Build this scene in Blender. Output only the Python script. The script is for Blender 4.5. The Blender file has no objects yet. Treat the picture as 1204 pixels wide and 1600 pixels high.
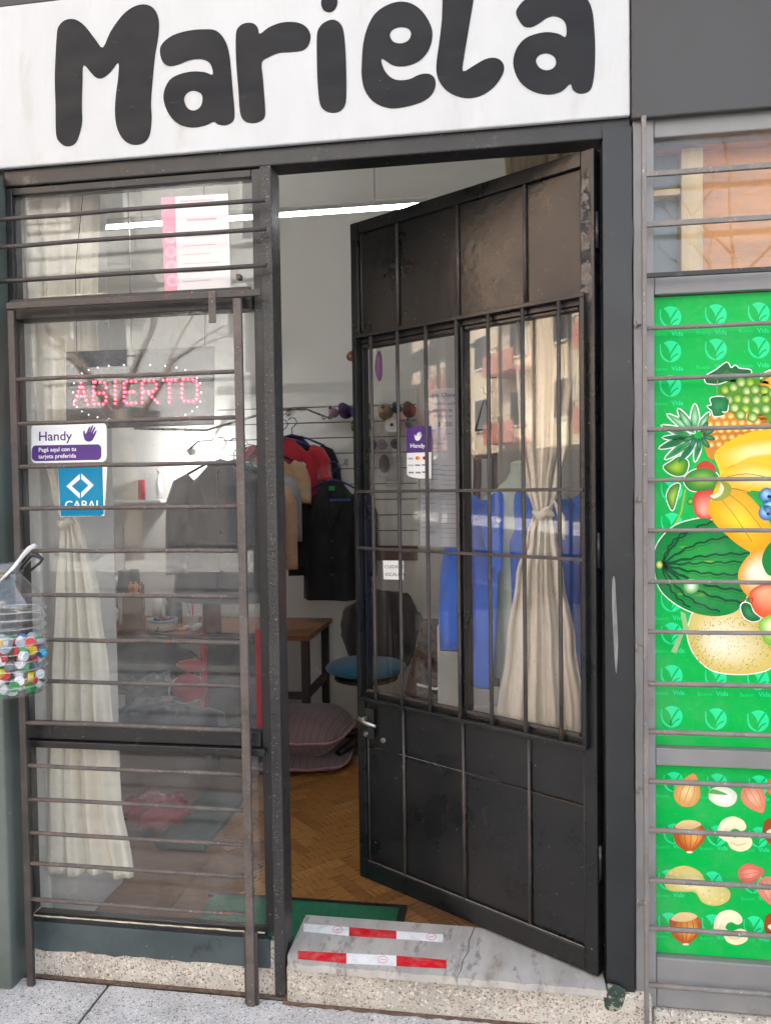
import bpy, math, random
from mathutils import Vector, Matrix, noise
from mathutils.geometry import tessellate_polygon
random.seed(11)
S = bpy.context.scene
COL = S.collection

# ------------------------------------------------------------------ camera
def cam_axes(y, t, r):
    cy, sy, ct, st, cr, sr = math.cos(y), math.sin(y), math.cos(t), math.sin(t), math.cos(r), math.sin(r)
    f = Vector((-sy * ct, cy * ct, st)); rt = Vector((cy, sy, 0)); u = rt.cross(f)
    return cr * rt + sr * u, cr * u - sr * rt, f
CR, CU, CF = cam_axes(math.radians(8.724), math.radians(-1.784), math.radians(-.804))
CP = Vector((0, -2.0, 1.385))
FPX = 1200.0
cd = bpy.data.cameras.new('camera'); cam = bpy.data.objects.new('camera', cd); COL.objects.link(cam)
cam.matrix_world = Matrix(((CR.x, CU.x, -CF.x, CP.x), (CR.y, CU.y, -CF.y, CP.y), (CR.z, CU.z, -CF.z, CP.z), (0, 0, 0, 1)))
cd.sensor_fit = 'HORIZONTAL'; cd.sensor_width = 36; cd.lens = FPX / 1204 * 36
cd.clip_start = .05; cd.clip_end = 500
S.camera = cam

# ------------------------------------------------------------------ sky, sun, exposure
SUN_AZ, SUN_EL = math.radians(20), math.radians(44)      # over the shop's roof from behind: the front is in open shade, the far side of the street in sun
sd = Vector((math.sin(SUN_AZ) * math.cos(SUN_EL), math.cos(SUN_AZ) * math.cos(SUN_EL), math.sin(SUN_EL)))
W = bpy.data.worlds.new('World'); S.world = W; W.use_nodes = True
wn = W.node_tree.nodes; bg = wn['Background']
sky = wn.new('ShaderNodeTexSky'); sky.sky_type = 'NISHITA'; sky.sun_disc = False
sky.sun_elevation = SUN_EL; sky.sun_rotation = math.atan2(sd.x, sd.y)
sky.dust_density = 5.0; sky.ozone_density = .4
hs = wn.new('ShaderNodeHueSaturation'); hs.inputs['Saturation'].default_value = .6      # pale, hazy winter sky all round
W.node_tree.links.new(sky.outputs[0], hs.inputs['Color']); W.node_tree.links.new(hs.outputs[0], bg.inputs[0]); bg.inputs[1].default_value = .15
sl = bpy.data.lights.new('sun', 'SUN'); sl.energy = 3.4; sl.angle = math.radians(.55); sl.color = (1, .97, .93)
so = bpy.data.objects.new('sun', sl); COL.objects.link(so); so.location = (0, 6, 14)
so.rotation_euler = (-sd).to_track_quat('-Z', 'Y').to_euler()
S.view_settings.view_transform = 'Standard'; S.view_settings.look = 'None'; S.view_settings.gamma = 1
S.view_settings.exposure = 2.58
S.render.engine = 'CYCLES'
cy = S.cycles
cy.use_denoising = True; cy.max_bounces = 8; cy.diffuse_bounces = 4; cy.glossy_bounces = 4
cy.transparent_max_bounces = 32; cy.transmission_bounces = 6; cy.sample_clamp_indirect = 4
cy.caustics_reflective = False; cy.caustics_refractive = False

# ------------------------------------------------------------------ helpers: picture measurements to places on real planes
def ray(x, y): return CF * FPX + CR * (x - 602) - CU * (y - 800)
def at(x, y, Y=0.0):
    d = ray(x, y); return CP + d * ((Y - CP.y) / d.y)
def atz(x, y, z):
    d = ray(x, y); return CP + d * ((z - CP.z) / d.z)
def lin(*c):
    if len(c) == 1: c = c[0]
    return tuple((v / 255 / 12.92) if v / 255 <= .04045 else ((v / 255 + .055) / 1.055) ** 2.4 for v in c[:3])

# ------------------------------------------------------------------ materials
def _nodes(name):
    m = bpy.data.materials.new(name); m.use_nodes = True
    nt = m.node_tree; return m, nt, nt.nodes['Principled BSDF']
def N(nt, t, **kw):
    n = nt.nodes.new(t)
    for k, v in kw.items():
        if k in n.inputs: n.inputs[k].default_value = v
        else: setattr(n, k, v)
    return n
def mixc(nt, fac, a, b):
    m = nt.nodes.new('ShaderNodeMix'); m.data_type = 'RGBA'
    for sock, v in ((m.inputs[0], fac), (m.inputs[6], a), (m.inputs[7], b)):
        if hasattr(v, 'default_value') and hasattr(v, 'is_linked'): nt.links.new(v, sock)
        elif isinstance(v, (int, float)): sock.default_value = v
        else: sock.default_value = (*v[:3], 1)
    return m.outputs[2]
def ramp(nt, src, lo, hi, a=0.0, b=1.0):
    n = nt.nodes.new('ShaderNodeMapRange'); n.interpolation_type = 'SMOOTHSTEP'
    n.inputs[1].default_value = lo; n.inputs[2].default_value = hi; n.inputs[3].default_value = a; n.inputs[4].default_value = b
    nt.links.new(src, n.inputs[0]); return n.outputs[0]
def M(name, col, rough=.55, metal=0.0, var=.18, scale=6.0, bump=0.0, bscale=60.0, spec=.5, specks=(), stretch=(1, 1, 1), rvar=.1, sheen=0, coat=0):
    m, nt, p = _nodes(name)
    tc = N(nt, 'ShaderNodeTexCoord'); mp = N(nt, 'ShaderNodeMapping'); mp.inputs['Scale'].default_value = stretch
    nt.links.new(tc.outputs['Object'], mp.inputs[0]); co = mp.outputs[0]
    n1 = N(nt, 'ShaderNodeTexNoise', Scale=scale, Detail=6.0, Roughness=.62); nt.links.new(co, n1.inputs['Vector'])
    c = mixc(nt, ramp(nt, n1.outputs[0], .3, .7), tuple(v * (1 - var) for v in col), tuple(min(1, v * (1 + var)) for v in col))
    for sc_, sz, lo, hi in specks:      # colour, noise scale, threshold low/high
        n2 = N(nt, 'ShaderNodeTexNoise', Scale=sz, Detail=4.0, Roughness=.65); nt.links.new(co, n2.inputs['Vector'])
        c = mixc(nt, ramp(nt, n2.outputs[0], lo, hi), c, sc_)
    nt.links.new(c, p.inputs['Base Color'])
    nt.links.new(ramp(nt, n1.outputs[0], .3, .7, max(0, rough - rvar), min(1, rough + rvar)), p.inputs['Roughness'])
    p.inputs['Metallic'].default_value = metal; p.inputs['Specular IOR Level'].default_value = spec
    if sheen: p.inputs['Sheen Weight'].default_value = sheen
    if coat: p.inputs['Coat Weight'].default_value = coat
    if bump:
        n3 = N(nt, 'ShaderNodeTexNoise', Scale=bscale, Detail=4.0); nt.links.new(co, n3.inputs['Vector'])
        b = N(nt, 'ShaderNodeBump', Strength=bump, Distance=.004); nt.links.new(n3.outputs[0], b.inputs['Height'])
        nt.links.new(b.outputs[0], p.inputs['Normal'])
    return m
def schlick(nt, f0, k=.9):
    lw = N(nt, 'ShaderNodeLayerWeight', Blend=.5)
    pw = N(nt, 'ShaderNodeMath', operation='POWER'); nt.links.new(lw.outputs['Facing'], pw.inputs[0]); pw.inputs[1].default_value = 5
    ma = N(nt, 'ShaderNodeMath', operation='MULTIPLY_ADD'); nt.links.new(pw.outputs[0], ma.inputs[0]); ma.inputs[1].default_value = k; ma.inputs[2].default_value = f0
    return ma.outputs[0]
def GLASS(name, dust=.03, tint=(.96, .98, .97), f0=.05, rough=0.0, dcol=(.7, .7, .68), dscale=7.0):
    m = bpy.data.materials.new(name); m.use_nodes = True; nt = m.node_tree; nt.nodes.clear()
    out = N(nt, 'ShaderNodeOutputMaterial'); tr = N(nt, 'ShaderNodeBsdfTransparent'); tr.inputs[0].default_value = (*tint, 1)
    gl = N(nt, 'ShaderNodeBsdfGlossy'); gl.inputs['Roughness'].default_value = rough
    mx = N(nt, 'ShaderNodeMixShader'); nt.links.new(schlick(nt, f0), mx.inputs[0]); nt.links.new(tr.outputs[0], mx.inputs[1]); nt.links.new(gl.outputs[0], mx.inputs[2])
    last = mx
    if dust:
        tc = N(nt, 'ShaderNodeTexCoord'); n1 = N(nt, 'ShaderNodeTexNoise', Scale=dscale, Detail=8.0, Roughness=.7); nt.links.new(tc.outputs['Object'], n1.inputs['Vector'])
        n2 = N(nt, 'ShaderNodeTexNoise', Scale=110.0, Detail=2.0); nt.links.new(tc.outputs['Object'], n2.inputs['Vector'])
        sp = ramp(nt, n2.outputs[0], .70, .78, 0, .25)
        ad = N(nt, 'ShaderNodeMath', operation='ADD'); nt.links.new(ramp(nt, n1.outputs[0], .3, .75, dust * .35, dust * 1.8), ad.inputs[0]); nt.links.new(sp, ad.inputs[1])
        df = N(nt, 'ShaderNodeBsdfDiffuse'); df.inputs[0].default_value = (*dcol, 1)
        m2 = N(nt, 'ShaderNodeMixShader'); nt.links.new(ad.outputs[0], m2.inputs[0]); nt.links.new(mx.outputs[0], m2.inputs[1]); nt.links.new(df.outputs[0], m2.inputs[2]); last = m2
    nt.links.new(last.outputs[0], out.inputs[0]); return m
def EMIT(name, col, st):
    m, nt, p = _nodes(name); p.inputs['Base Color'].default_value = (*col, 1)
    p.inputs['Emission Color'].default_value = (*col, 1); p.inputs['Emission Strength'].default_value = st; return m
def STONE(name, base, specks, rough=.75, bump=.5, big=18, dirt=.35, stains=None):
    """granite / terrazzo: chips of several colours in a paste"""
    m, nt, p = _nodes(name)
    tc = N(nt, 'ShaderNodeTexCoord'); co = tc.outputs['Object']
    n1 = N(nt, 'ShaderNodeTexNoise', Scale=3.5, Detail=7.0, Roughness=.7); nt.links.new(co, n1.inputs['Vector'])
    c = mixc(nt, ramp(nt, n1.outputs[0], .32, .68), tuple(v * (1 - dirt) for v in base), tuple(min(1, v * 1.12) for v in base))
    wv = N(nt, 'ShaderNodeTexNoise', Scale=60.0, Detail=2.0); nt.links.new(co, wv.inputs['Vector'])
    wm = N(nt, 'ShaderNodeMixRGB', blend_type='LINEAR_LIGHT', Fac=.012); nt.links.new(co, wm.inputs[1]); nt.links.new(wv.outputs['Color'], wm.inputs[2])
    if stains:
        n5 = N(nt, 'ShaderNodeTexNoise', Scale=stains[1], Detail=5.0, Roughness=.6); nt.links.new(co, n5.inputs['Vector']); c = mixc(nt, ramp(nt, n5.outputs[0], .62, .85, 0, .35), c, stains[0])
        n6 = N(nt, 'ShaderNodeTexNoise', Scale=stains[1] * 5, Detail=2.0); nt.links.new(co, n6.inputs['Vector']); c = mixc(nt, ramp(nt, n6.outputs[0], .72, .77, 0, .7), c, stains[0])
    h = None
    for sc_, sz, thr in specks:
        v = N(nt, 'ShaderNodeTexVoronoi', Scale=sz); nt.links.new(wm.outputs[0], v.inputs['Vector'])
        sep = N(nt, 'ShaderNodeSeparateColor'); nt.links.new(v.outputs['Color'], sep.inputs[0])
        a = ramp(nt, sep.outputs[0], thr, thr + .02); b = ramp(nt, v.outputs['Distance'], .45, .30)
        mu = N(nt, 'ShaderNodeMath', operation='MULTIPLY'); nt.links.new(a, mu.inputs[0]); nt.links.new(b, mu.inputs[1])
        c = mixc(nt, mu.outputs[0], c, sc_); h = v
    nt.links.new(c, p.inputs['Base Color']); p.inputs['Roughness'].default_value = rough
    n3 = N(nt, 'ShaderNodeTexNoise', Scale=170.0, Detail=5.0); nt.links.new(co, n3.inputs['Vector'])
    b = N(nt, 'ShaderNodeBump', Strength=bump, Distance=.004); nt.links.new(n3.outputs[0], b.inputs['Height']); nt.links.new(b.outputs[0], p.inputs['Normal'])
    return m
def PRINT(name, rough=.3, coat=0.0, wear=.1, wcol=(.34, .32, .29), wscale=9.0, bump=.15):
    m, nt, p = _nodes(name); a = N(nt, 'ShaderNodeAttribute', attribute_name='Col'); tc = N(nt, 'ShaderNodeTexCoord')
    n1 = N(nt, 'ShaderNodeTexNoise', Scale=wscale, Detail=8.0, Roughness=.72); nt.links.new(tc.outputs['Object'], n1.inputs['Vector'])
    n2 = N(nt, 'ShaderNodeTexNoise', Scale=140.0, Detail=3.0, Roughness=.7); nt.links.new(tc.outputs['Object'], n2.inputs['Vector'])
    c = mixc(nt, ramp(nt, n1.outputs[0], .42, .75, 0, wear), a.outputs['Color'], wcol); c = mixc(nt, ramp(nt, n2.outputs[0], .66, .74, 0, min(1, wear * 2.5)), c, wcol)
    nt.links.new(c, p.inputs['Base Color']); nt.links.new(ramp(nt, n1.outputs[0], .3, .7, rough * .8, min(1, rough * 1.5)), p.inputs['Roughness'])
    n3 = N(nt, 'ShaderNodeTexNoise', Scale=11.0, Detail=3.0); nt.links.new(tc.outputs['Object'], n3.inputs['Vector'])
    b = N(nt, 'ShaderNodeBump', Strength=bump, Distance=.006); nt.links.new(n3.outputs[0], b.inputs['Height']); nt.links.new(b.outputs[0], p.inputs['Normal'])
    p.inputs['Specular IOR Level'].default_value = .16
    if coat: p.inputs['Coat Weight'].default_value = coat; p.inputs['Coat Roughness'].default_value = .12
    return m

# ------------------------------------------------------------------ things and parts
OFF = {}
def prop(o, label=None, cat=None, group=None, kind=None):
    for k, v in (('label', label), ('category', cat), ('group', group), ('kind', kind)):
        if v: o[k] = v
    return o
def thing(name, label, cat, loc=(0, 0, 0), rotz=None, group=None, kind=None):
    """an Empty at the thing's base; parts are given in world metres unless it is turned (rotz), then in its own frame"""
    o = bpy.data.objects.new(name, None); COL.objects.link(o); o.empty_display_size = .05
    o.location = loc
    OFF[o] = Vector(loc)
    if rotz is not None: o.rotation_euler = (0, 0, rotz); OFF[o] = Vector((0, 0, 0))
    return prop(o, label, cat, group, kind)
def root(o):
    while o.parent: o = o.parent
    return o
class MB:
    def __init__(s): s.v = []; s.f = []; s.s = []; s.c = None
    def add(s, vs, fs, sm=False):
        k = len(s.v); s.v += [Vector(v) for v in vs]; s.f += [tuple(i + k for i in f) for f in fs]; s.s += [sm] * len(fs); return s
    def box(s, x0, x1, y0, y1, z0, z1, mat=None):
        vs = [Vector((x, y, z)) for x in (x0, x1) for y in (y0, y1) for z in (z0, z1)]
        if mat: vs = [mat @ v for v in vs]
        return s.add(vs, [(0, 1, 3, 2), (4, 6, 7, 5), (0, 4, 5, 1), (2, 3, 7, 6), (0, 2, 6, 4), (1, 5, 7, 3)])
    def bar(s, p, q, w, h, up=(0, 0, 1)):
        p, q = Vector(p), Vector(q); d = (q - p).normalized(); a = d.cross(Vector(up)).normalized(); b = a.cross(d)
        vs = [e + a * (w / 2 * i) + b * (h / 2 * j) for e in (p, q) for i, j in ((-1, -1), (1, -1), (1, 1), (-1, 1))]
        return s.add(vs, [(3, 2, 1, 0), (4, 5, 6, 7), (0, 1, 5, 4), (1, 2, 6, 5), (2, 3, 7, 6), (3, 0, 4, 7)])
    def tube(s, pts, r, n=8, caps=True, closed=False, flat=1.0, sm=True):
        pts = [Vector(p) for p in pts]; m = len(pts); rs = r if isinstance(r, (list, tuple)) else [r] * m
        rings = []; ref = None
        for i in range(m):
            a = pts[(i - 1) % m] if (closed or i) else pts[0]; b = pts[(i + 1) % m] if (closed or i < m - 1) else pts[-1]
            d = (b - a).normalized()
            if ref is None: ref = Vector((0, 0, 1)) if abs(d.z) < .9 else Vector((1, 0, 0))
            x = (ref - d * ref.dot(d)); x = x.normalized() if x.length > 1e-6 else d.orthogonal().normalized(); ref = x; y = d.cross(x)
            rings.append([pts[i] + x * (math.cos(t) * rs[i] * flat) + y * (math.sin(t) * rs[i]) for t in [2 * math.pi * k / n for k in range(n)]])
        k = len(s.v)
        for rg in rings: s.v += rg
        for i in range(m if closed else m - 1):
            for j in range(n):
                a, b = k + i * n, k + ((i + 1) % m) * n
                s.f.append((a + j, a + (j + 1) % n, b + (j + 1) % n, b + j)); s.s.append(sm)
        if caps and not closed:
            s.f.append(tuple(k + j for j in range(n - 1, -1, -1))); s.f.append(tuple(k + (m - 1) * n + j for j in range(n))); s.s += [False, False]
        return s
    def lathe(s, prof, c=(0, 0, 0), n=20, mat=None, sm=True, caps=True):
        c = Vector(c); k = len(s.v)
        for r, z in prof:
            for j in range(n):
                t = 2 * math.pi * j / n; v = Vector((r * math.cos(t), r * math.sin(t), z))
                s.v.append((mat @ v if mat else v) + c)
        for i in range(len(prof) - 1):
            for j in range(n):
                a, b = k + i * n, k + (i + 1) * n
                s.f.append((a + j, a + (j + 1) % n, b + (j + 1) % n, b + j)); s.s.append(sm)
        if caps:
            s.f.append(tuple(k + j for j in range(n - 1, -1, -1))); s.f.append(tuple(k + (len(prof) - 1) * n + j for j in range(n))); s.s += [False, False]
        return s
    def ell(s, c, r, nu=20, nv=12, fn=None, mat=None):
        c = Vector(c); k = len(s.v)
        for i in range(nv + 1):
            ph = -math.pi / 2 + math.pi * i / nv
            for j in range(nu):
                t = 2 * math.pi * j / nu; v = Vector((r[0] * math.cos(ph) * math.cos(t), r[1] * math.cos(ph) * math.sin(t), r[2] * math.sin(ph)))
                if fn: v = fn(v)
                s.v.append((mat @ v if mat else v) + c)
        for i in range(nv):
            for j in range(nu):
                a, b = k + i * nu, k + (i + 1) * nu
                s.f.append((a + j, a + (j + 1) % nu, b + (j + 1) % nu, b + j)); s.s.append(True)
        return s
    def grid(s, fn, nu, nv, wrap=False, sm=True):
        k = len(s.v); w = nu if wrap else nu + 1
        for i in range(nv + 1):
            for j in range(w): s.v.append(Vector(fn(j / nu, i / nv)))
        for i in range(nv):
            for j in range(nu):
                a, b = k + i * w, k + (i + 1) * w
                s.f.append((a + j, a + (j + 1) % w, b + (j + 1) % w, b + j)); s.s.append(sm)
        return s
    def slab(s, outer, holes=(), fn=None, t=.001):
        """flat shape (2-D outline, holes) with thickness; fn maps (u, v, w) to a place, w towards the viewer"""
        loops = [[Vector((p[0], p[1], 0)) for p in l] for l in (outer, *holes)]
        tri = tessellate_polygon(loops); flat = [p for l in loops for p in l]; n = len(flat); k = len(s.v)
        s.v += [fn(p.x, p.y, t) for p in flat] + [fn(p.x, p.y, 0) for p in flat]
        for a, b, c in tri: s.f.append((k + a, k + b, k + c)); s.f.append((k + n + c, k + n + b, k + n + a)); s.s += [False, False]
        o = 0
        for l in loops:
            m = len(l)
            for i in range(m): j = (i + 1) % m; s.f.append((k + o + i, k + o + j, k + n + o + j, k + n + o + i)); s.s.append(False)
            o += m
        return s
    def mesh(s, name, mat, shift=Vector((0, 0, 0))):
        me = bpy.data.meshes.new(name); me.from_pydata([v - shift for v in s.v], [], s.f)
        me.polygons.foreach_set('use_smooth', s.s)
        if s.c:
            at_ = me.color_attributes.new('Col', 'FLOAT_COLOR', 'POINT')
            at_.data.foreach_set('color', [x for c in s.c for x in (*c, 1.0)])
        me.materials.append(mat); me.update(); return me
    def build(s, name, mat, parent=None, bevel=0, sub=0, solid=0, label=None, cat=None, group=None, kind=None):
        if parent is None:
            xs = [v.x for v in s.v]; ys = [v.y for v in s.v]; zs = [v.z for v in s.v]
            sh = Vector(((min(xs) + max(xs)) / 2, (min(ys) + max(ys)) / 2, min(zs)))
        else: sh = OFF[root(parent)]
        o = bpy.data.objects.new(name, s.mesh(name, mat, sh)); COL.objects.link(o)
        if parent is None: o.location = sh; OFF[o] = sh
        else: o.parent = parent
        if solid: md = o.modifiers.new('thickness', 'SOLIDIFY'); md.thickness = solid; md.offset = 0
        if bevel: md = o.modifiers.new('bevel', 'BEVEL'); md.width = bevel; md.segments = 2; md.limit_method = 'ANGLE'
        if sub: md = o.modifiers.new('sub', 'SUBSURF'); md.levels = sub; md.render_levels = sub
        return prop(o, label, cat, group, kind)
def share(src, name, parent, loc=(0, 0, 0), rot=(0, 0, 0), mat=None):
    """another object with the same mesh"""
    o = src.copy(); o.name = name; COL.objects.link(o); o.parent = parent; o.location = loc; o.rotation_euler = rot
    for k in ('label', 'category', 'group', 'kind'):
        if k in o: del o[k]
    return o
def smooth(pts, n=4, closed=True):
    out = []; m = len(pts)
    for i in range(m if closed else m - 1):
        p = [pts[(i + k) % m] if closed else pts[min(max(i + k, 0), m - 1)] for k in (-1, 0, 1, 2)]
        for j in range(n):
            t = j / n; a, b, c, d = p
            out.append(tuple(.5 * (2 * b[k] + (c[k] - a[k]) * t + (2 * a[k] - 5 * b[k] + 4 * c[k] - d[k]) * t * t + (3 * b[k] - a[k] - 3 * c[k] + d[k]) * t ** 3) for k in (0, 1)))
    if not closed: out.append(tuple(pts[-1]))
    return out
_TX = {}
def text_shape(s, bold=.0):
    """triangles of a line of text, cap height about .7, starting at 0"""
    if (s, bold) in _TX: return _TX[s, bold]
    cu = bpy.data.curves.new('lettering', 'FONT'); cu.body = s; cu.resolution_u = 3; cu.offset = bold; cu.fill_mode = 'FRONT'
    ob = bpy.data.objects.new('lettering', cu); COL.objects.link(ob); dg = bpy.context.evaluated_depsgraph_get(); dg.update()
    me = bpy.data.meshes.new_from_object(ob.evaluated_get(dg)); r = ([(v.co.x, v.co.y) for v in me.vertices], [tuple(p.vertices) for p in me.polygons])
    bpy.data.objects.remove(ob); bpy.data.curves.remove(cu); bpy.data.meshes.remove(me); _TX[s, bold] = r; return r
class PR:
    """a flat printed design: coloured shapes on one plane, given in (u, v) and mapped by fn(u, v, w)"""
    def __init__(s, fn, step=.00022): s.b = MB(); s.b.c = []; s.fn = fn; s.st = step
    def poly(s, pts, col, L=1, holes=(), col2=None, c2=None, r2=None):
        loops = [[Vector((p[0], p[1], 0)) for p in l] for l in (pts, *holes)]
        tri = tessellate_polygon(loops); flat = [p for l in loops for p in l]
        s.b.add([s.fn(p.x, p.y, L * s.st) for p in flat], tri); s.b.c += [col] * len(flat)
    def fan(s, pts, col, mid, c=None, L=1, rings=((0.0, 0), (.35, .35), (.75, .85), (1.0, 1.0))):
        n = len(pts); c = c or (sum(p[0] for p in pts) / n, sum(p[1] for p in pts) / n)
        vs = []; cs = []
        for rr, k in rings:
            for p in pts: vs.append(s.fn(c[0] + (p[0] - c[0]) * rr, c[1] + (p[1] - c[1]) * rr, L * s.st)); cs.append(tuple(mid[q] * (1 - k) + col[q] * k for q in range(3)))
        fs = [(i * n + j, i * n + (j + 1) % n, (i + 1) * n + (j + 1) % n, (i + 1) * n + j) for i in range(len(rings) - 1) for j in range(n)]
        s.b.add(vs, fs); s.b.c += cs
    def oval(s, x, y, rx, ry, col, mid=None, L=1, n=24, rot=0, hl=None):
        ps = [(x + rx * math.cos(t) * math.cos(rot) - ry * math.sin(t) * math.sin(rot), y + rx * math.cos(t) * math.sin(rot) + ry * math.sin(t) * math.cos(rot)) for t in [2 * math.pi * k / n for k in range(n)]]
        s.fan(ps, col, mid or col, c=(x + (hl[0] if hl else 0), y + (hl[1] if hl else 0)), L=L)
    def line(s, pts, w, col, L=1, taper=False):
        m = len(pts); ws = []; vs = []
        for i, p in enumerate(pts):
            a = pts[max(i - 1, 0)]; b = pts[min(i + 1, m - 1)]; d = Vector((b[0] - a[0], b[1] - a[1])).normalized()
            ww = w / 2 * ((1 - i / (m - 1)) * .85 + .15 if taper else 1)
            vs += [s.fn(p[0] - d.y * ww, p[1] + d.x * ww, L * s.st), s.fn(p[0] + d.y * ww, p[1] - d.x * ww, L * s.st)]
        s.b.add(vs, [(2 * i, 2 * i + 1, 2 * i + 3, 2 * i + 2) for i in range(m - 1)]); s.b.c += [col] * len(vs)
    def text(s, tx, x, y, size, col, L=1, bold=0.0, down=1, wide=1.0, slope=0.0):
        """size in the units of (u, v); down = 1 when v grows downwards (picture measurements)"""
        vs, fs = text_shape(tx, bold)
        s.b.add([s.fn(x + p[0] * size * wide, y - down * p[1] * size + slope * p[0] * size * wide, L * s.st) for p in vs], fs); s.b.c += [col] * len(vs)
    def build(s, name, mat, parent=None, **k): return s.b.build(name, mat, parent, **k)
def wallmap(Y, sx=1.0, ox=0.0, oy=0.0):
    """picture measurements (scaled crop sx at ox, oy) onto the upright plane at depth Y"""
    def fn(u, v, w): p = at(ox + u / sx, oy + v / sx, Y); p.y -= w; return p
    return fn

# ------------------------------------------------------------------ material library
CHIP = lin(150, 145, 138); RUST = lin(112, 72, 52)
m_black = M('black_paint', lin(23, 24, 25), .32, var=.15, scale=5, bump=.25, bscale=45, specks=((lin(34, 33, 32), 9, .58, .85), (CHIP, 95, .70, .74)))
m_frame = M('charcoal_frame_paint', lin(33, 32, 32), .4, var=.22, scale=5, bump=.3, bscale=50, specks=((lin(92, 90, 86), 14, .6, .8), (lin(175, 170, 160), 120, .685, .72)))
m_chipped = M('chipped_frame_paint', lin(46, 45, 44), .42, var=.25, scale=8, bump=.6, bscale=110, specks=((lin(140, 135, 128), 190, .62, .68), (RUST, 20, .68, .78)))
m_iron = M('rusty_iron', lin(88, 80, 75), .6, var=.3, scale=14, bump=.6, bscale=140, specks=((RUST, 22, .58, .72), (lin(165, 155, 145), 150, .62, .69)))
m_irond = M('dark_grille_iron', lin(62, 57, 54), .5, var=.3, scale=14, bump=.4, bscale=120, specks=((RUST, 25, .62, .75), (lin(150, 140, 130), 150, .66, .72)))
m_pier = M('dark_green_grey_paint', lin(88, 97, 91), .5, var=.2, scale=4, bump=.25, bscale=30, specks=((lin(95, 100, 98), 7, .6, .8), (lin(200, 190, 180), 70, .73, .76)))
m_base = M('worn_green_base_paint', lin(66, 78, 80), .55, var=.25, scale=5, bump=.4, bscale=45, specks=((lin(38, 44, 44), 9, .57, .7), (lin(185, 182, 170), 45, .70, .74)))
m_jamb = M('charcoal_jamb_paint', lin(34, 36, 38), .38, var=.15, scale=4, bump=.15, bscale=25, specks=((lin(150, 150, 150), 130, .72, .75),))
m_grey = M('mid_grey_paint', lin(132, 131, 131), .42, var=.1, scale=4, bump=.15, bscale=25, specks=((lin(112, 110, 108), 9, .62, .8), (lin(205, 203, 200), 120, .73, .76)))
m_fascia = M('grey_fascia_paint', lin(64, 63, 62), .6, var=.08, scale=3, bump=.15, bscale=25, specks=((lin(50, 48, 46), 55, .75, .78),))
m_sign = M('white_sign_paint', lin(193, 195, 195), .6, var=.05, scale=2.5, bump=.15, bscale=14, stretch=(2.4, 1, .7), specks=((lin(178, 175, 168), 4, .54, .85), (lin(160, 152, 140), 22, .68, .8), (lin(120, 116, 110), 60, .76, .79)))
m_letter = M('black_lettering_paint', lin(21, 22, 25), .6, var=.15, scale=9, bump=.1, specks=((lin(52, 54, 56), 34, .64, .76), (lin(190, 190, 188), 110, .75, .77)), spec=.3, stretch=(.5, 1, 1.6))
m_granite = STONE('pebbled_granite', lin(198, 193, 182), ((lin(134, 122, 108), 120, .62), (lin(216, 208, 194), 100, .6), (lin(96, 90, 84), 170, .75), (lin(165, 144, 124), 150, .7)), bump=.9, dirt=.34, stains=(lin(126, 104, 84), 6))
m_pave = STONE('terrazzo_pavement', lin(198, 196, 192), ((lin(142, 137, 134), 190, .62), (lin(216, 214, 210), 150, .55), (lin(98, 94, 92), 150, .82), (lin(112, 106, 102), 260, .75)), bump=.7, dirt=.32, stains=(lin(120, 110, 102), 7))
m_joint = M('dark_joint', lin(70, 64, 60), .9)
m_wall = M('white_wall_plaster', lin(222, 219, 212), .8, var=.03, scale=2, bump=.08, bscale=40)
m_ceil = M('white_ceiling', lin(228, 226, 220), .85, var=.02)
m_wood = M('brown_plank', lin(160, 112, 58), .34, var=.3, scale=7, stretch=(1, 9, 1), bump=.05)
m_wood2 = M('light_brown_plank', lin(174, 124, 68), .34, var=.3, scale=7, stretch=(1, 9, 1), bump=.05)
m_wood3 = M('dark_brown_plank', lin(146, 100, 52), .34, var=.3, scale=7, stretch=(1, 9, 1), bump=.05)
m_under = M('floor_underlay', lin(120, 76, 38), .5, var=.35, scale=20, stretch=(1, 3, 1))
m_glass = GLASS('window_glass', .042, f0=.04, tint=(.98, .99, .985))
m_dglass = GLASS('door_glass', .004, f0=.047, tint=(.99, .99, .99))
m_rglass = GLASS('neighbour_glass', .02, f0=.038)
m_dark = M('dark_metal', lin(34, 33, 33), .45)
m_asph = M('asphalt', (.085, .085, .085), .9, bump=.4, bscale=200)

# ------------------------------------------------------------------ ground
g = thing('pavement', 'speckled grey terrazzo pavement in front of the shop', None, (0, 0, 0), kind='structure')
MB().box(-30, 30, -3.6, -.02, -.12, -.006).build('bedding', m_joint, g)
xs = [-1.108 + 1.2 * k for k in range(-4, 6)]
for i in range(len(xs) - 1):
    for y0, y1 in ((-1.20, -.03), (-2.4, -1.206), (-3.6, -2.406)):
        MB().box(xs[i] + .004, xs[i + 1] - .004, y0, y1, -.05, 0).build('paving_slab', m_pave, g, bevel=.003)
m_grime = M('brown_grime', lin(104, 84, 70), .95, var=.4, scale=40, bump=1, bscale=120)
for xa, xb, yb in ((-1.36, -.60, -.0125), (-.60, .35, -.0345)):
    n_ = int((xb - xa) / .02); pts = [(xa + (xb - xa) * k / n_, yb + .003) for k in range(n_ + 1)] + [(xb - (xb - xa) * k / n_, yb - .010 - .010 * abs(noise.noise((k * .6, xa, 0))) - .006 * noise.noise((k * 2.1, xa, 3))) for k in range(n_ + 1)]
    MB().slab(list(reversed(pts)), (), lambda u, v, w: Vector((u, v, .0004 + w)), .002).build('dirt_seam', m_grime, g)
MB().box(-60, 60, -200, -3.6, -.14, -.13).build('street', m_asph, kind='structure')
MB().box(-60, 60, -3.76, -3.602, -.2, .004).build('kerb', m_granite, kind='structure', bevel=.012)
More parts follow.
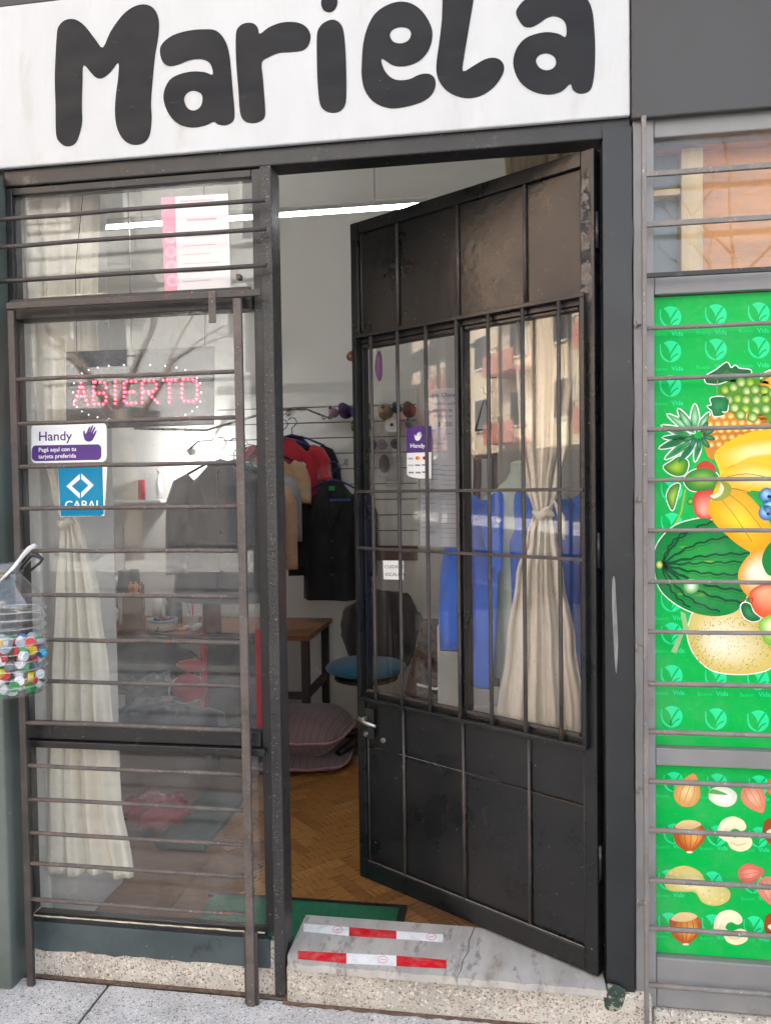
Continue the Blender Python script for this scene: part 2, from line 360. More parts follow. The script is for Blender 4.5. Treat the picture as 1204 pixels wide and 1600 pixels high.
MB().box(-60, 60, -14.9, -11.6, -.2, .0).build('far_pavement', m_pave, kind='structure', bevel=.012)

FZ = -.02      # shop floor
fl = thing('shop_floor', 'brown herringbone wooden floor inside the shop', None, (0, 0, FZ), kind='structure')
MB().box(-2.75, .5, .12, 2.62, FZ - .05, FZ - .0045).build('underlay', m_under, fl)
PW, PL = .052, .208
plank = {}
for k, mm in enumerate((m_wood, m_wood2, m_wood3)):
    plank[k] = MB().box(-PW / 2 + .0004, PW / 2 - .0004, -PL / 2 + .0004, PL / 2 - .0004, -.004, 0).mesh('plank', mm)
c45 = math.cos(math.radians(45)); cnt = 0
for i in range(-60, 60):
    for j in range(-20, 20):
        for vert in (0, 1):
            u = i * PW + j * PL + (PL + PW / 2 if vert else PL / 2); v = i * PW - j * PL + (PW - PL / 2 if vert else PW / 2)
            x, y = (u - v) * c45 - .45, (u + v) * c45 + 1.0
            if -1.18 < x < .16 and .19 < y < 1.98 and not (x < -.9 and y < .9):
                o = bpy.data.objects.new('plank', plank[random.choice((0, 0, 1, 2))]); COL.objects.link(o); o.parent = fl
                o.location = (x, y, random.uniform(-.0004, .0004)); o.rotation_euler = (0, 0, math.radians(45) + (0 if vert else math.pi / 2)); cnt += 1

# ------------------------------------------------------------------ the tailor's shop: walls, frame, window
b = thing('shop_building', 'shop with charcoal metal window frame and white room behind the white sign', 'building')
def part(name, mat, *boxes, bevel=.002, parent=b, **k):
    mb = MB()
    for q in boxes: mb.box(*q)
    return mb.build(name, mat, parent, bevel=bevel, **k)
part('back_wall', m_wall, (-2.75, .5, 2.56, 2.7, -.1, 3.3), bevel=0)
part('side_wall', m_wall, (-2.9, -2.75, -.0, 2.7, -.1, 3.3), bevel=0)
part('side_wall', m_wall, (.44, .50, .16, 2.7, -.1, 3.3), bevel=0)
part('ceiling', m_ceil, (-2.75, .5, .1, 2.56, 3.10, 3.25), bevel=0)
part('front_wall', m_wall, (-2.9, -1.38, .03, .12, -.1, 3.3), (-1.38, .50, .05, .12, 2.43, 3.3), (.33, .50, .13, .16, -.1, 2.43), bevel=0)
part('wall_return', m_wall, (-1.5, -1.372, .12, .56, -.1, 2.43), bevel=.004)
part('upper_wall', m_fascia, (-12, 9, -.02, .05, 2.75, 7.0), (-12, -2.5, -.02, .05, 0, 2.75), bevel=0)
part('side_pier', m_pier, (-2.5, -1.368, -.085, .03, -.02, 2.268), bevel=.006)
part('header_beam', m_frame, (-1.366, .318, -.018, .05, 2.238, 2.43), bevel=.004)
part('mullion', m_chipped, (-.625, -.594, -.028, .05, .012, 2.236), bevel=.003)
part('window_stile', m_frame, (-1.366, -1.347, -.012, .03, .175, 2.236))
part('window_stile', m_frame, (-.652, -.6255, -.012, .03, .175, 2.236))
part('window_top_rail', m_frame, (-1.345, -.653, -.012, .03, 2.216, 2.236))
part('transom_rail', m_frame, (-1.345, -.653, -.026, .03, 1.868, 1.916), (-1.345, -.653, -.040, -.028, 1.905, 1.921))
part('middle_rail', m_frame, (-1.345, -.653, -.022, .03, .690, .728), (-1.345, -.640, -.034, .02, .668, .687))
part('bottom_rail', m_frame, (-1.345, -.653, -.018, .03, .160, .174))
part('window_pane', m_glass, (-1.346, -.653, .000, .005, 1.918, 2.215), bevel=0)
part('window_pane', m_glass, (-1.346, -.653, .000, .005, .730, 1.866), bevel=0)
part('window_pane', m_glass, (-1.346, -.653, .000, .005, .176, .667), bevel=0)
m_putty = M('cracked_putty', lin(196, 186, 164), .8, var=.3, scale=30, bump=.8, bscale=90)
MB().tube([(-1.345 + .692 * k / 30, -.017, .1755 + .0018 * noise.noise((k * .9, 0, 0))) for k in range(31)], [.0022 + .0014 * noise.noise((k * 1.3, 4, 0)) for k in range(31)], 6).build('putty_line', m_putty, b)
MB().tube([(-1.33 + .2 * k / 12 + .08, -.042, 1.9225) for k in range(13)], [.0016 + .001 * noise.noise((k * 1.3, 9, 0)) for k in range(13)], 6).build('putty_line', m_putty, b)
# worn base under the window, uneven lower edge over the granite plinth
pts = [(-1.366, .159), (-.640, .159)] + [(-.640 - .726 * k / 24, .078 + .012 * noise.noise((k * .7, 3, 0)) + .006 * noise.noise((k * 2.3, 5, 0))) for k in range(25)]
MB().slab(pts, (), lambda u, v, w: Vector((u, -.004 - w, v)), .014).build('painted_base', m_base, b, bevel=.002)
part('window_plinth', m_granite, (-1.366, -.594, -.012, .02, -.02, .150), bevel=.008)
part('door_step', m_granite, (-.592, .36, -.034, .10, -.02, .101), bevel=.012)
# dark jamb with ragged edge against the neighbour's lighter grey
part('door_jamb', m_jamb, (.248, .318, -.024, .05, .095, 2.236), bevel=.004)
pts = [(.250, .10), (.250, 2.26)] + [(.318 + .006 * noise.noise((0, k * .35, 1)) + .003 * noise.noise((0, k * 1.3, 7)), 2.26 - 2.16 * k / 60) for k in range(61)]
MB().slab(pts, (), lambda u, v, w: Vector((u, -.0245 - w, v)), .0012).build('jamb_paint', m_jamb, b)
m_streak = M('pale_grey_streak', lin(122, 124, 124), .4, var=.3, scale=40, stretch=(3, 1, .4))
PRs = MB(); PRs.slab(smooth([(956, 908), (960, 905), (963, 960), (965, 1010), (963, 1048), (961, 1046), (958, 1000), (956, 950)]), (), lambda u, v, w: at(u, v, -.0262) - Vector((0, w, 0)), .0006)
PRs.build('jamb_streak', m_streak, b)  # narrow pale grey streak down the jamb
m_drip = M('green_paint_drip', lin(46, 66, 56), .8, var=.4, scale=60, bump=1, bscale=120, specks=((lin(150, 145, 130), 70, .55, .62),))
MB().slab(smooth([(946, 1538), (974, 1545), (975, 1562), (968, 1578), (955, 1580), (944, 1572)]), (), lambda u, v, w: at(u, v, -.0345) - Vector((0, w, 0)), .001).build('paint_drip', m_drip, b)

# marble threshold of two slabs, cracked between, front edge chipped
m_marble = M('worn_marble', lin(176, 172, 165), .4, var=.14, scale=7, stretch=(2.2, .8, 1), bump=.25, bscale=40, specks=((lin(140, 137, 132), 16, .54, .68), (lin(140, 124, 106), 5, .60, .78), (lin(186, 183, 178), 22, .62, .7)))
th = thing('threshold', 'worn grey marble door threshold cracked into two slabs', 'threshold', (-.17, .06, .092))
def chip_edge(x0, x1, n, s):
    return [(x0 + (x1 - x0) * k / n, -.056 + .006 * noise.noise((k * .55, s, 0)) + .003 * noise.noise((k * 1.7, s, 2))) for k in range(n + 1)]
crack = [(-.130, -.058), (-.120, -.02), (-.118, .02), (-.104, .06), (-.106, .11), (-.092, .178)]
flm = lambda u, v, w: Vector((u, v, .102 + w))
MB().slab([(-.590, .178), (-.590, -.02), (-.584, -.040)] + chip_edge(-.572, -.140, 22, 1) + [(x - .0012, y) for x, y in crack], (), flm, .019).build('marble_slab', m_marble, th, bevel=.003)
MB().slab([(x + .0012, y) for x, y in reversed(crack)] + chip_edge(-.122, .244, 18, 4) + [(.244, .178)], (), lambda u, v, w: Vector((u, v, .102 + w)), .0175).build('marble_slab', m_marble, th, bevel=.003)

# ------------------------------------------------------------------ the neighbour's front on the right
nb = thing('neighbour_shopfront', 'mid grey metal shopfront on the right with upper window', 'shopfront', (.9, 0, 0))
part('frame_stile', m_grey, (.3215, .371, -.0195, .05, .062, 2.30), parent=nb, bevel=.003)
part('top_rail', m_grey, (.372, 1.3, -.016, .05, 2.232, 2.30), parent=nb, bevel=.003)
part('window_rail', m_grey, (.372, 1.3, -.016, .05, 1.852, 1.897), parent=nb)
part('panel_rail', m_grey, (.372, 1.3, -.016, .05, .681, .724), parent=nb)
part('bottom_rail', m_grey, (.372, 1.3, -.016, .05, .062, .189), parent=nb, bevel=.003)
part('frame_stile', m_grey, (1.3, 1.36, -.020, .05, .062, 2.236), parent=nb)
part('window_pane', m_rglass, (.372, 1.299, -.002, .003, 1.898, 2.231), parent=nb, bevel=0)
part('panel_backing', m_grey, (.372, 1.299, .008, .045, .190, 1.851), parent=nb, bevel=0)
part('plinth', m_granite, (.362, 1.6, -.03, .1, -.02, .060), parent=nb, bevel=.01)
part('wall', m_fascia, (1.36, 9, -.02, .04, 0, 2.75), parent=nb, bevel=0)
part('wall_back', m_wall, (.95, 2.0, .7, .8, 1.4, 3.0), parent=nb, bevel=0)
m_ply = M('varnished_wood', lin(214, 144, 82), .35, var=.15, scale=4, stretch=(1, 1, 6), bump=.04)
m_ply2 = M('pale_wood_strip', lin(214, 178, 132), .4, var=.12, scale=5, stretch=(5, 1, 1))
part('wooden_lining', m_ply, (.506, 1.3, .095, .12, 1.861, 2.235), parent=nb, bevel=0)
part('wooden_lining', m_ply, (.375, 1.3, .0505, .12, 2.236, 2.30), parent=nb, bevel=0)
part('wooden_post', m_ply2, (.452, .505, .06, .11, 1.86, 2.234), parent=nb)
part('lining_rail', m_ply2, (.372, .45, .06, .10, 2.118, 2.134), parent=nb)
part('sill_board', m_ply, (.375, 1.3, .0505, .12, 1.83, 1.86), parent=nb, bevel=0)
part('inner_wall', m_grey, (.372, .451, .105, .12, 1.861, 2.235), parent=nb, bevel=0)

# grey fascia over the neighbour
fs = MB().box(.3165, 9, -.040, -.021, 2.272, 2.76).build('grey_fascia', m_fascia, label='plain grey fascia board right of the white sign', cat='fascia', bevel=.004)

# ------------------------------------------------------------------ white sign with painted name
SY = -.034
sg = thing('shop_sign', 'long white signboard with fat rounded black hand-painted letters', 'sign', (-1, SY, 2.256))
MB().box(-2.45, .3135, SY, -.019, 2.283, 2.72).build('board', m_sign, sg, bevel=.004)
MB().box(-2.45, .3135, SY + .004, -.021, 2.722, 2.76).build('board_cap', m_fascia, sg, bevel=.003)
Z1 = lambda l: [(x / 2, y / 2) for x, y in l]
Z2 = lambda l: [(602 + x / 2, y / 2) for x, y in l]
letters = [
 (Z1([(178,110),(185,80),(205,62),(235,60),(265,80),(300,125),(322,148),(345,100),(380,50),(415,22),(450,13),(480,25),(496,60),(495,110),(485,170),(478,240),(472,320),(474,370),(468,420),(450,445),(420,452),(390,440),(368,405),(360,360),(362,300),(370,240),(370,195),(345,225),(318,244),(295,238),(262,203),(258,250),(256,330),(257,380),(248,420),(235,448),(212,457),(190,447),(176,420),(174,330),(172,230)]), None),
 (Z1([(500,160),(508,135),(540,110),(590,95),(640,91),(675,95),(700,120),(715,160),(722,220),(728,290),(733,350),(728,378),(705,391),(680,388),(668,380),(640,392),(600,398),(560,388),(530,360),(513,320),(513,285),(530,250),(560,232),(600,223),(640,225),(664,233),(662,210),(650,192),(625,184),(590,188),(560,200),(530,206),(508,192)]),
  Z1([(575,310),(585,290),(605,283),(628,292),(633,312),(625,335),(605,345),(585,336)])),
 (Z1([(737,110),(745,85),(765,72),(790,72),(805,85),(812,105),(840,85),(880,70),(925,69),(955,82),(970,108),(965,138),(945,157),(905,162),(870,165),(840,178),(818,195),(822,250),(828,330),(827,365),(810,380),(785,384),(762,376),(750,350),(745,280),(738,190)]), None),
 (Z1([(990,110),(1000,82),(1020,66),(1042,61),(1062,72),(1074,100),(1080,170),(1082,260),(1080,320),(1065,345),(1040,352),(1015,345),(1000,325),(993,270),(990,190)]), None),
 (Z2([(-74,200),(-70,140),(-58,90),(-35,45),(0,18),(40,5),(80,10),(115,35),(140,75),(147,110),(138,150),(115,182),(85,200),(50,207),(20,202),(-12,183),(-5,215),(15,240),(40,250),(75,247),(105,233),(135,230),(154,245),(155,275),(135,305),(95,325),(40,337),(0,335),(-40,315),(-65,280),(-74,240)]),
  Z2([(14,110),(22,93),(45,84),(70,88),(80,105),(72,125),(50,135),(25,130)])),
 (Z2([(180,-30),(176,60),(168,130),(160,190),(160,230),(175,265),(205,292),(250,306),(295,300),(335,275),(362,240),(371,212),(362,190),(340,180),(310,185),(275,205),(242,222),(245,180),(255,120),(265,60),(275,0),(280,-40),(270,-60),(230,-70),(195,-60)]), None),
 (Z2([(408,45),(415,20),(440,-5),(480,-25),(540,-35),(590,-30),(625,-10),(645,30),(652,90),(655,150),(653,220),(645,270),(630,288),(605,292),(585,280),(577,262),(550,285),(510,295),(460,285),(420,255),(400,210),(402,170),(420,135),(450,112),(500,100),(540,105),(562,115),(565,85),(555,62),(530,50),(505,55),(480,72),(455,84),(430,80)]),
  Z2([(470,190),(480,172),(505,166),(528,178),(532,200),(520,215),(500,219),(480,210)])),
]
fn = wallmap(SY - .0003)
stem = None
for k, (o_, h_) in enumerate(letters):
    ob = MB().slab(smooth(o_, 3), [smooth(h_, 3)] if h_ else (), fn, .0012).build('letter', m_letter, sg)
    if k == 3: stem = ob
MB().slab(smooth(Z1([(1003,10),(1010,-15),(1030,-25),(1050,-12),(1054,10),(1045,30),(1028,38),(1010,30)]), 3), (), fn, .0012).build('letter_dot', m_letter, stem)

# ------------------------------------------------------------------ window grille on the left
GY = -.060
gr = thing('window_grille', 'rusty dark iron grille of horizontal bars over the left window', 'grille', (-1, GY, 0))
XL, XR = -1.322, -.681
def rod(parent, p, q, r, mat, n=8, name='bar', jit=.0015):
    p, q = Vector(p), Vector(q); k = max(3, int((q - p).length / .12))
    pts = [p.lerp(q, i / k) + (Vector((0, random.uniform(-jit, jit), random.uniform(-jit, jit))) if 0 < i < k else Vector((0, 0, 0))) for i in range(k + 1)]
    return MB().tube(pts, r, n).build(name, mat, parent)
barz = [2.134, 2.06, 1.967]
for z in barz: rod(gr, (-1.42, GY, z), (-.600, GY, z), .0062, m_irond)
for z in (1.696, 1.576, 1.458, 1.342, 1.225, 1.103, .981, .864, .747, .627, .531, .437, .350, .248):
    rod(gr, (XL, GY, z), (XR, GY, z), .0058, m_iron)
MB().box(XL - .012, XL + .008, GY - .007, GY + .007, .0, 1.885).build('upright', m_irond, gr, bevel=.002)
MB().box(XR - .010, XR + .012, GY - .007, GY + .007, .0, 1.885).build('upright', m_iron, gr, bevel=.002)
MB().box(XL - .012, -.615, GY - .010, GY - .003, 1.887, 1.905).build('top_bar', m_irond, gr, bevel=.002)
MB().box(-.755, -.735, GY - .014, GY - .0105, 1.822, 1.905).build('hanging_strap', m_iron, gr, bevel=.0015)
for z in (1.945, 1.895, .72, .30):
    MB().box(XR - .004, XR + .006, GY + .008, -.030, z - .006, z + .006).build('bracket', m_iron, gr)
MB().box(XR - .018, XR + .020, GY + .0, GY + .010, .0, .20).build('foot_strap', m_irond, gr, bevel=.002)

# ------------------------------------------------------------------ grille on the neighbour's front
RY = -.052
g2 = thing('neighbour_grille', 'taupe iron bars across the green fruit panels on the right', 'grille', (.8, RY, 0))
m_taupe = M('taupe_bar_paint', lin(118, 113, 109), .5, var=.2, scale=14, bump=.4, bscale=120, specks=((lin(190, 182, 170), 110, .64, .7), (RUST, 30, .66, .76)))
MB().box(.336, .347, RY - .006, RY + .006, .02, 2.27).build('upright', m_taupe, g2, bevel=.002)
MB().box(1.285, 1.296, RY - .006, RY + .006, .02, 2.27).build('upright', m_taupe, g2, bevel=.002)
for k, z in enumerate((2.131, 2.011, 1.763, 1.641, 1.518, 1.395, 1.272, 1.147, 1.024, .896, .776, .653, .531, .405, .284, .140)):
    if k < 2: MB().box(.347, 1.285, RY - .005, RY + .005, z - .006, z + .006).build('bar', m_taupe, g2, bevel=.001)
    else: rod(g2, (.347, RY, z), (1.285, RY, z), .0052 if k < 9 else .0066, m_taupe, jit=.001)
MB().box(.347, 1.285, RY - .005, RY + .005, 1.884, 1.895).build('bar', m_frame, g2, bevel=.001)
for z in (1.78, 1.35, .98, .62, .33):
    MB().ell((.326, -.021, z), (.005, .004, .010), 10, 6).build('weld_blob', m_grey, g2)
    MB().box(.327, .337, RY + .006, -.021, z - .005, z + .005).build('bracket', m_grey, g2)

# ------------------------------------------------------------------ the open door (own frame: x from the hinge, y outwards, z up)
DTH = math.radians(31.5); DH = Vector((.238, 0, .125))
DE = Vector((-math.cos(DTH), math.sin(DTH), 0)); DN = Vector((-math.sin(DTH), -math.cos(DTH), 0))
def atdoor(x, y, off=0.0):
    d = ray(x, y); p = CP + d * (((DH + DN * off - CP).dot(DN)) / d.dot(DN)) - DH; return p.dot(DE), p.z
def doormap(off):
    def fn(u, v, w): x, z = atdoor(u, v, off); return Vector((x, off + w, z))
    return fn
dr = thing('door', 'open black iron door with barred glass and curtain seen through it', 'door', DH, math.pi - DTH)
def dpart(name, mat, *boxes, bevel=.002, parent=None):
    mb = MB()
    for q in boxes: mb.box(*q)
    return mb.build(name, mat, parent or dr, bevel=bevel)
dpart('hinge_stile', m_black, (.0, .036, -.02, .018, .0, 2.097), bevel=.003)
dpart('lock_stile', m_black, (.790, .822, -.02, .018, .0, 2.097), bevel=.003)
dpart('top_rail', m_black, (.037, .789, -.02, .016, 2.060, 2.097))
dpart('bottom_rail', m_black, (.037, .789, -.02, .016, .0, .060))
dpart('upper_rail', m_black, (.037, .789, -.018, .016, 1.715, 1.742))
dpart('lower_rail', m_black, (.037, .789, -.018, .016, .580, .612))
xsd = [.037, .200, .415, .637, .789]
for i in range(4):
    dpart('upper_panel', m_black, (xsd[i] + .002, xsd[i + 1] - .002, -.004, .004 + .002 * (i % 2), 1.743, 2.059))
    dpart('middle_panel', m_black, (xsd[i] + .002, xsd[i + 1] - .002, -.004, .004 + .0015 * (i % 2), .432, .579))
    dpart('lower_panel', m_black, (xsd[i] + .002, xsd[i + 1] - .002, -.004, .0045 - .0015 * (i % 2), .061, .428))
dpart('panel_seam', m_black, (.037, .789, .004, .010, .4285, .4315))
for x in xsd[1:4]:
    MB().tube([(x, .010, 1.745), (x, .010, 2.058)], .0052, 6).build('bead', m_irond, dr)
    MB().tube([(x, .010, .063), (x, .010, .576)], .0052, 6).build('bead', m_irond, dr)
for x in (.040, .786):
    MB().tube([(x, .006, 1.76), (x, .006, 2.058)], .003, 6).build('bead', m_irond, dr)
    MB().tube([(x, .006, .062), (x, .006, .57)], .003, 6).build('bead', m_irond, dr)
m_edge = M('worn_edge_line', lin(118, 112, 106), .6, var=.4, scale=50)
MB().tube([(.04, .012, .0615), (.788, .012, .0615)], .0016, 6).build('worn_edge', m_edge, dr)
dpart('pane_frame', m_black, (.396, .420, -.02, .022, .613, 1.714), (.037, .046, -.016, .012, .613, 1.714), (.780, .789, -.016, .012, .613, 1.714), (.421, .779, -.016, .012, 1.700, 1.714), (.047, .395, -.016, .012, 1.704, 1.714))
dpart('pane_ledge', m_irond, (.421, .779, .012, .020, .613, .620), (.047, .395, .012, .020, .613, .620), bevel=.001)
dpart('glass_pane', m_dglass, (.420, .780, -.002, .002, .613, 1.700), bevel=0)
dpart('glass_pane', m_dglass, (.046, .396, -.002, .002, .613, 1.704), bevel=0)
# welded grille on the outside
gy = .031
for x in (.729, .623, .517, .409, .304, .197, .092):
    MB().tube([(x + random.uniform(-.001, .001), gy, z) for z in (.588, .80, 1.1, 1.4, 1.738)], .0056, 8).build('bar', m_irond, dr)
for z in (1.250, 1.073):
    dpart('flat_bar', m_irond, (.024, .790, gy + .006, gy + .011, z - .0045, z + .0045), bevel=.001)
dpart('grille_frame', m_black, (.020, .798, gy - .008, gy + .006, 1.730, 1.742), (.020, .798, gy - .008, gy + .008, .586, .598), (.020, .032, gy - .012, gy + .006, .598, 1.730), (.788, .798, gy - .012, gy + .006, .598, 1.730), bevel=.0015)
# latch tab, handle, keyhole, hinges, rust
m_brass = M('worn_brass', lin(150, 108, 82), .4, .7, var=.3, scale=40)
m_steel = M('brushed_steel', lin(170, 168, 162), .32, .9, var=.15, scale=30)
MB().slab(smooth([(.818, 1.668), (.842, 1.670), (.852, 1.683), (.842, 1.697), (.818, 1.698)], 4), [[(.838 + .005 * math.cos(t), 1.684 + .005 * math.sin(t)) for t in [k * math.pi / 4 for k in range(8)]]], lambda u, v, w: Vector((u, .006 + w, v)), .005).build('latch_tab', m_brass, dr)
hd = dpart('lock_plate', m_dark, (.750, .786, .018, .022, .462, .560))
MB().tube([(.778, .022, .528), (.778, .048, .528)], .007, 8).build('handle_neck', m_steel, hd)
MB().tube([(.790, .050, .533), (.760, .052, .524), (.715, .050, .519)], [.006, .006, .004], 8, flat=1.3).build('handle_lever', m_steel, hd)
MB().tube([(.778, .021, .478), (.778, .030, .478)], .008, 10).build('lock_cylinder', m_steel, hd)
MB().tube([(.721, .004, .464), (.721, .012, .464)], .008, 12).build('keyhole_cover', m_steel, dr)
for z in (.25, 1.05, 1.85): MB().tube([(-.002, .006, z), (-.002, .006, z + .09)], .006, 8).build('hinge_knuckle', m_black, dr)
m_peel = M('peeling_paint', lin(90, 84, 78), .6, var=.5, scale=40, bump=1, bscale=90, specks=((lin(25, 24, 24), 30, .5, .56),))
MB().slab(smooth([(.006, 1.72), (.034, 1.70), (.034, 1.84), (.033, 2.0), (.016, 2.05), (.008, 1.96), (.010, 1.84)]), (), lambda u, v, w: Vector((u, .0182 + w, v)), .0006).build('peeling_paint', m_peel, dr)

# ------------------------------------------------------------------ stickers and notices
m_print = PRINT('printed_vinyl', .32, wear=.06)
m_paper = PRINT('printed_paper', .7, wear=.08)
WHT = lin(238, 238, 236); PUR = lin(86, 58, 128); BLU = lin(20, 132, 172)
def rrect(x0, y0, x1, y1, r, n=4, sl=0.0):
    out = []
    for cx, cy, a in ((x1 - r, y0 + r, -90), (x1 - r, y1 - r, 0), (x0 + r, y1 - r, 90), (x0 + r, y0 + r, 180)):
        for k in range(n + 1):
            t = math.radians(a + 90 * k / n); x = cx + r * math.cos(t); out.append((x, cy + r * math.sin(t) + sl * (x - x0)))
    return out
def hand(p, x, y, s, col, L):
    p.poly(smooth([(x - .50*s, y - .05*s), (x - .52*s, y - .42*s), (x - .40*s, y - .46*s), (x - .30*s, y - .18*s), (x + .02*s, y - .80*s), (x + .14*s, y - .78*s), (x + .02*s, y - .30*s), (x + .26*s, y - .92*s), (x + .38*s, y - .88*s), (x + .20*s, y - .26*s), (x + .48*s, y - .80*s), (x + .58*s, y - .74*s), (x + .36*s, y - .16*s), (x + .62*s, y - .50*s), (x + .70*s, y - .42*s), (x + .48*s, y + .10*s), (x + .26*s, y + .44*s), (x - .10*s, y + .52*s), (x - .38*s, y + .34*s)], 3), col, L)
# card sticker, wide, on the left window
p = PR(wallmap(-.0006, 2.675, 0, 400))
p.poly(rrect(131, 702, 446, 866, 22, sl=-.02), WHT, 1)
p.poly(rrect(133, 792, 424, 858, 18, sl=-.02), PUR, 2)
p.text('Handy', 160, 772, 54, PUR, 2, bold=.012, slope=-.02)
hand(p, 372, 752, 46, PUR, 2)
p.text('Pagá aquí con tu', 161, 818, 24, WHT, 3, bold=.012, slope=-.025)
p.text('tarjeta preferida', 161, 846, 24, WHT, 3, bold=.012, slope=-.025)
p.build('payment_sticker', m_print, label='wide white and purple card payment sticker on the left window', cat='sticker')
# blue sticker below it
p = PR(wallmap(-.0006, 2.675, 0, 400))
p.poly([(241, 878), (449, 876), (436, 1086), (252, 1090)], WHT, 1)
p.poly([(242, 884), (428, 879), (434, 1078), (420, 1086), (254, 1088)], BLU, 2)
p.poly([(334, 910), (334, 934), (300, 962), (334, 992), (334, 1014), (278, 962)], WHT, 3)
p.poly([(340, 908), (392, 958), (340, 1011), (340, 988), (370, 959), (340, 932)], WHT, 3)
p.text('CABAL', 270, 1058, 50, WHT, 3, bold=.012, slope=-.01)
p.build('payment_sticker', m_print, label='blue card sticker with a white diamond on the left window', cat='sticker')
# tall sticker on the door
def door_print(name, label, cat, off, draw, mat, group=None):
    o = thing(name, label, cat, DH, math.pi - DTH); q = PR(doormap(off)); draw(q); q.build('print', mat, o); return o
def d_handy(p):
    def f(x, y): return (630 + x / 5.718, 580 + y / 5.714)
    P2 = lambda l: [f(*q) for q in l]
    p.poly(P2([(28, 560), (36, 520), (60, 500), (120, 490), (200, 488), (250, 488), (250, 958), (140, 958), (90, 948), (50, 938), (32, 920)]), WHT, 1)
    p.poly(P2([(28, 560), (36, 520), (60, 500), (120, 490), (250, 488), (250, 722), (28, 730)]), PUR, 2)
    x, y = f(128, 592); hand(p, x, y, 9.5, WHT, 3)
    x, y = f(60, 682); p.text('Handy', x, y, 9.0, WHT, 3, bold=.02)
    for tx, a, c_ in (('VISA', 778, lin(40, 60, 120)), ('OCA', 838, lin(40, 90, 140))):
        x, y = f(42, a + 10); p.text(tx, x, y, 4.0, c_, 3, bold=.02)
    for cx, cl, dx in ((124, lin(220, 40, 40), 0), (136, lin(240, 150, 40), 0), (186, lin(200, 40, 60), 0), (198, lin(60, 40, 130), 0)):
        x, y = f(cx, 775); p.oval(x, y, 2.4, 2.8, cl, L=3 + (cx in (136, 198)))
    for a, b_ in ((105, 832), (165, 830), (48, 898), (110, 898), (168, 894)):
        x, y = f(a, b_); p.poly([(x, y), (x + 8, y), (x + 8, y + 2.4), (x, y + 2.4)], lin(110, 130, 160), 3)
door_print('payment_sticker', 'tall purple and white sticker with card logos on the door glass', 'sticker', .0026, d_handy, m_print)
def d_cuid(p):
    p.poly([(598, 876), (630, 876), (630, 906), (599, 905)], WHT, 1)
    p.text('CUIDADO', 600.5, 888, 7.4, lin(50, 50, 55), 2, wide=.95); p.text('ESCALON', 601.5, 900, 7.4, lin(50, 50, 55), 2, wide=.95)
door_print('notice', 'small white handwritten step warning notice on the door glass', 'notice', .0026, d_cuid, m_paper)
def scribble(p, x, y, n, col, w=.55, h=1.5, L=2):
    p.line([(x + .55 * k, y - h * (.5 + .5 * math.sin(k * 1.9 + x)) * (.6 + .4 * math.sin(k * .7 + y))) for k in range(int(n / .55))], w, col, L)
def d_list(p):
    INK = lin(60, 62, 70); f = lambda x, y: (630 + x / 5.718, 580 + y / 5.714)
    P2 = lambda l: [f(*q) for q in l]
    p.poly(P2([(222, 160), (535, 148), (545, 1575), (150, 1560), (152, 900), (222, 860)]), lin(150, 152, 158), 1)
    for tx, x, y, s in (('Sra. Clienta', 248, 228, 9), ('nuestra tarifa', 255, 300, 7.5), ('minima de', 262, 360, 7.5), ('trabajo es', 266, 412, 7.5), ('$ 200', 305, 492, 10)):
        a, b_ = f(x, y); p.text(tx, a, b_, s, INK, 2)
    for x, y, n in ((390, 560, 10), (268, 650, 20), (240, 690, 12)): a, b_ = f(x, y); scribble(p, a, b_, n, INK)
    for k in range(16):      # illegible handwritten rows
        a, b_ = f(245 if k < 4 else 162, 838 + k * 43); scribble(p, a, b_, 13 + 5 * ((k * 7) % 3), INK)
        a, b_ = f(335, 842 + k * 43); p.line([(a, b_), (a + 24, b_ + .4)], .5, INK, 2)
door_print('price_list', 'grey handwritten price list in a plastic sleeve behind the door glass', 'notice', -.0035, d_list, m_paper)

# pink-edged poster in the upper window
p = PR(wallmap(-.0006, 2.736, 0, 250))
p.poly([(688, 160), (975, 143), (987, 575), (705, 590)], lin(236, 232, 228), 1)
p.poly([(688, 160), (748, 156), (760, 583), (705, 590)], lin(236, 172, 186), 2)
for k in range(4): p.oval(728 + k * 3, 330 + k * 62, 26, 26, lin(242, 204, 212), lin(236, 172, 186), 3)
for x, y, n in ((770, 184, 150), (800, 264, 130)): p.line([(x + 3 * k, y - .05 * 3 * k - 12 * abs(math.sin(k * .9 + x))) for k in range(n // 3)], 3.5, lin(214, 168, 172), 2)
for k in range(6): p.line([(780, 330 + k * 38), (940 - 20 * (k % 3), 322 + k * 38)], 3, lin(218, 190, 190), 2)
p.build('window_poster', m_paper, label='white poster with a pink edge stuck to the upper window', cat='poster')

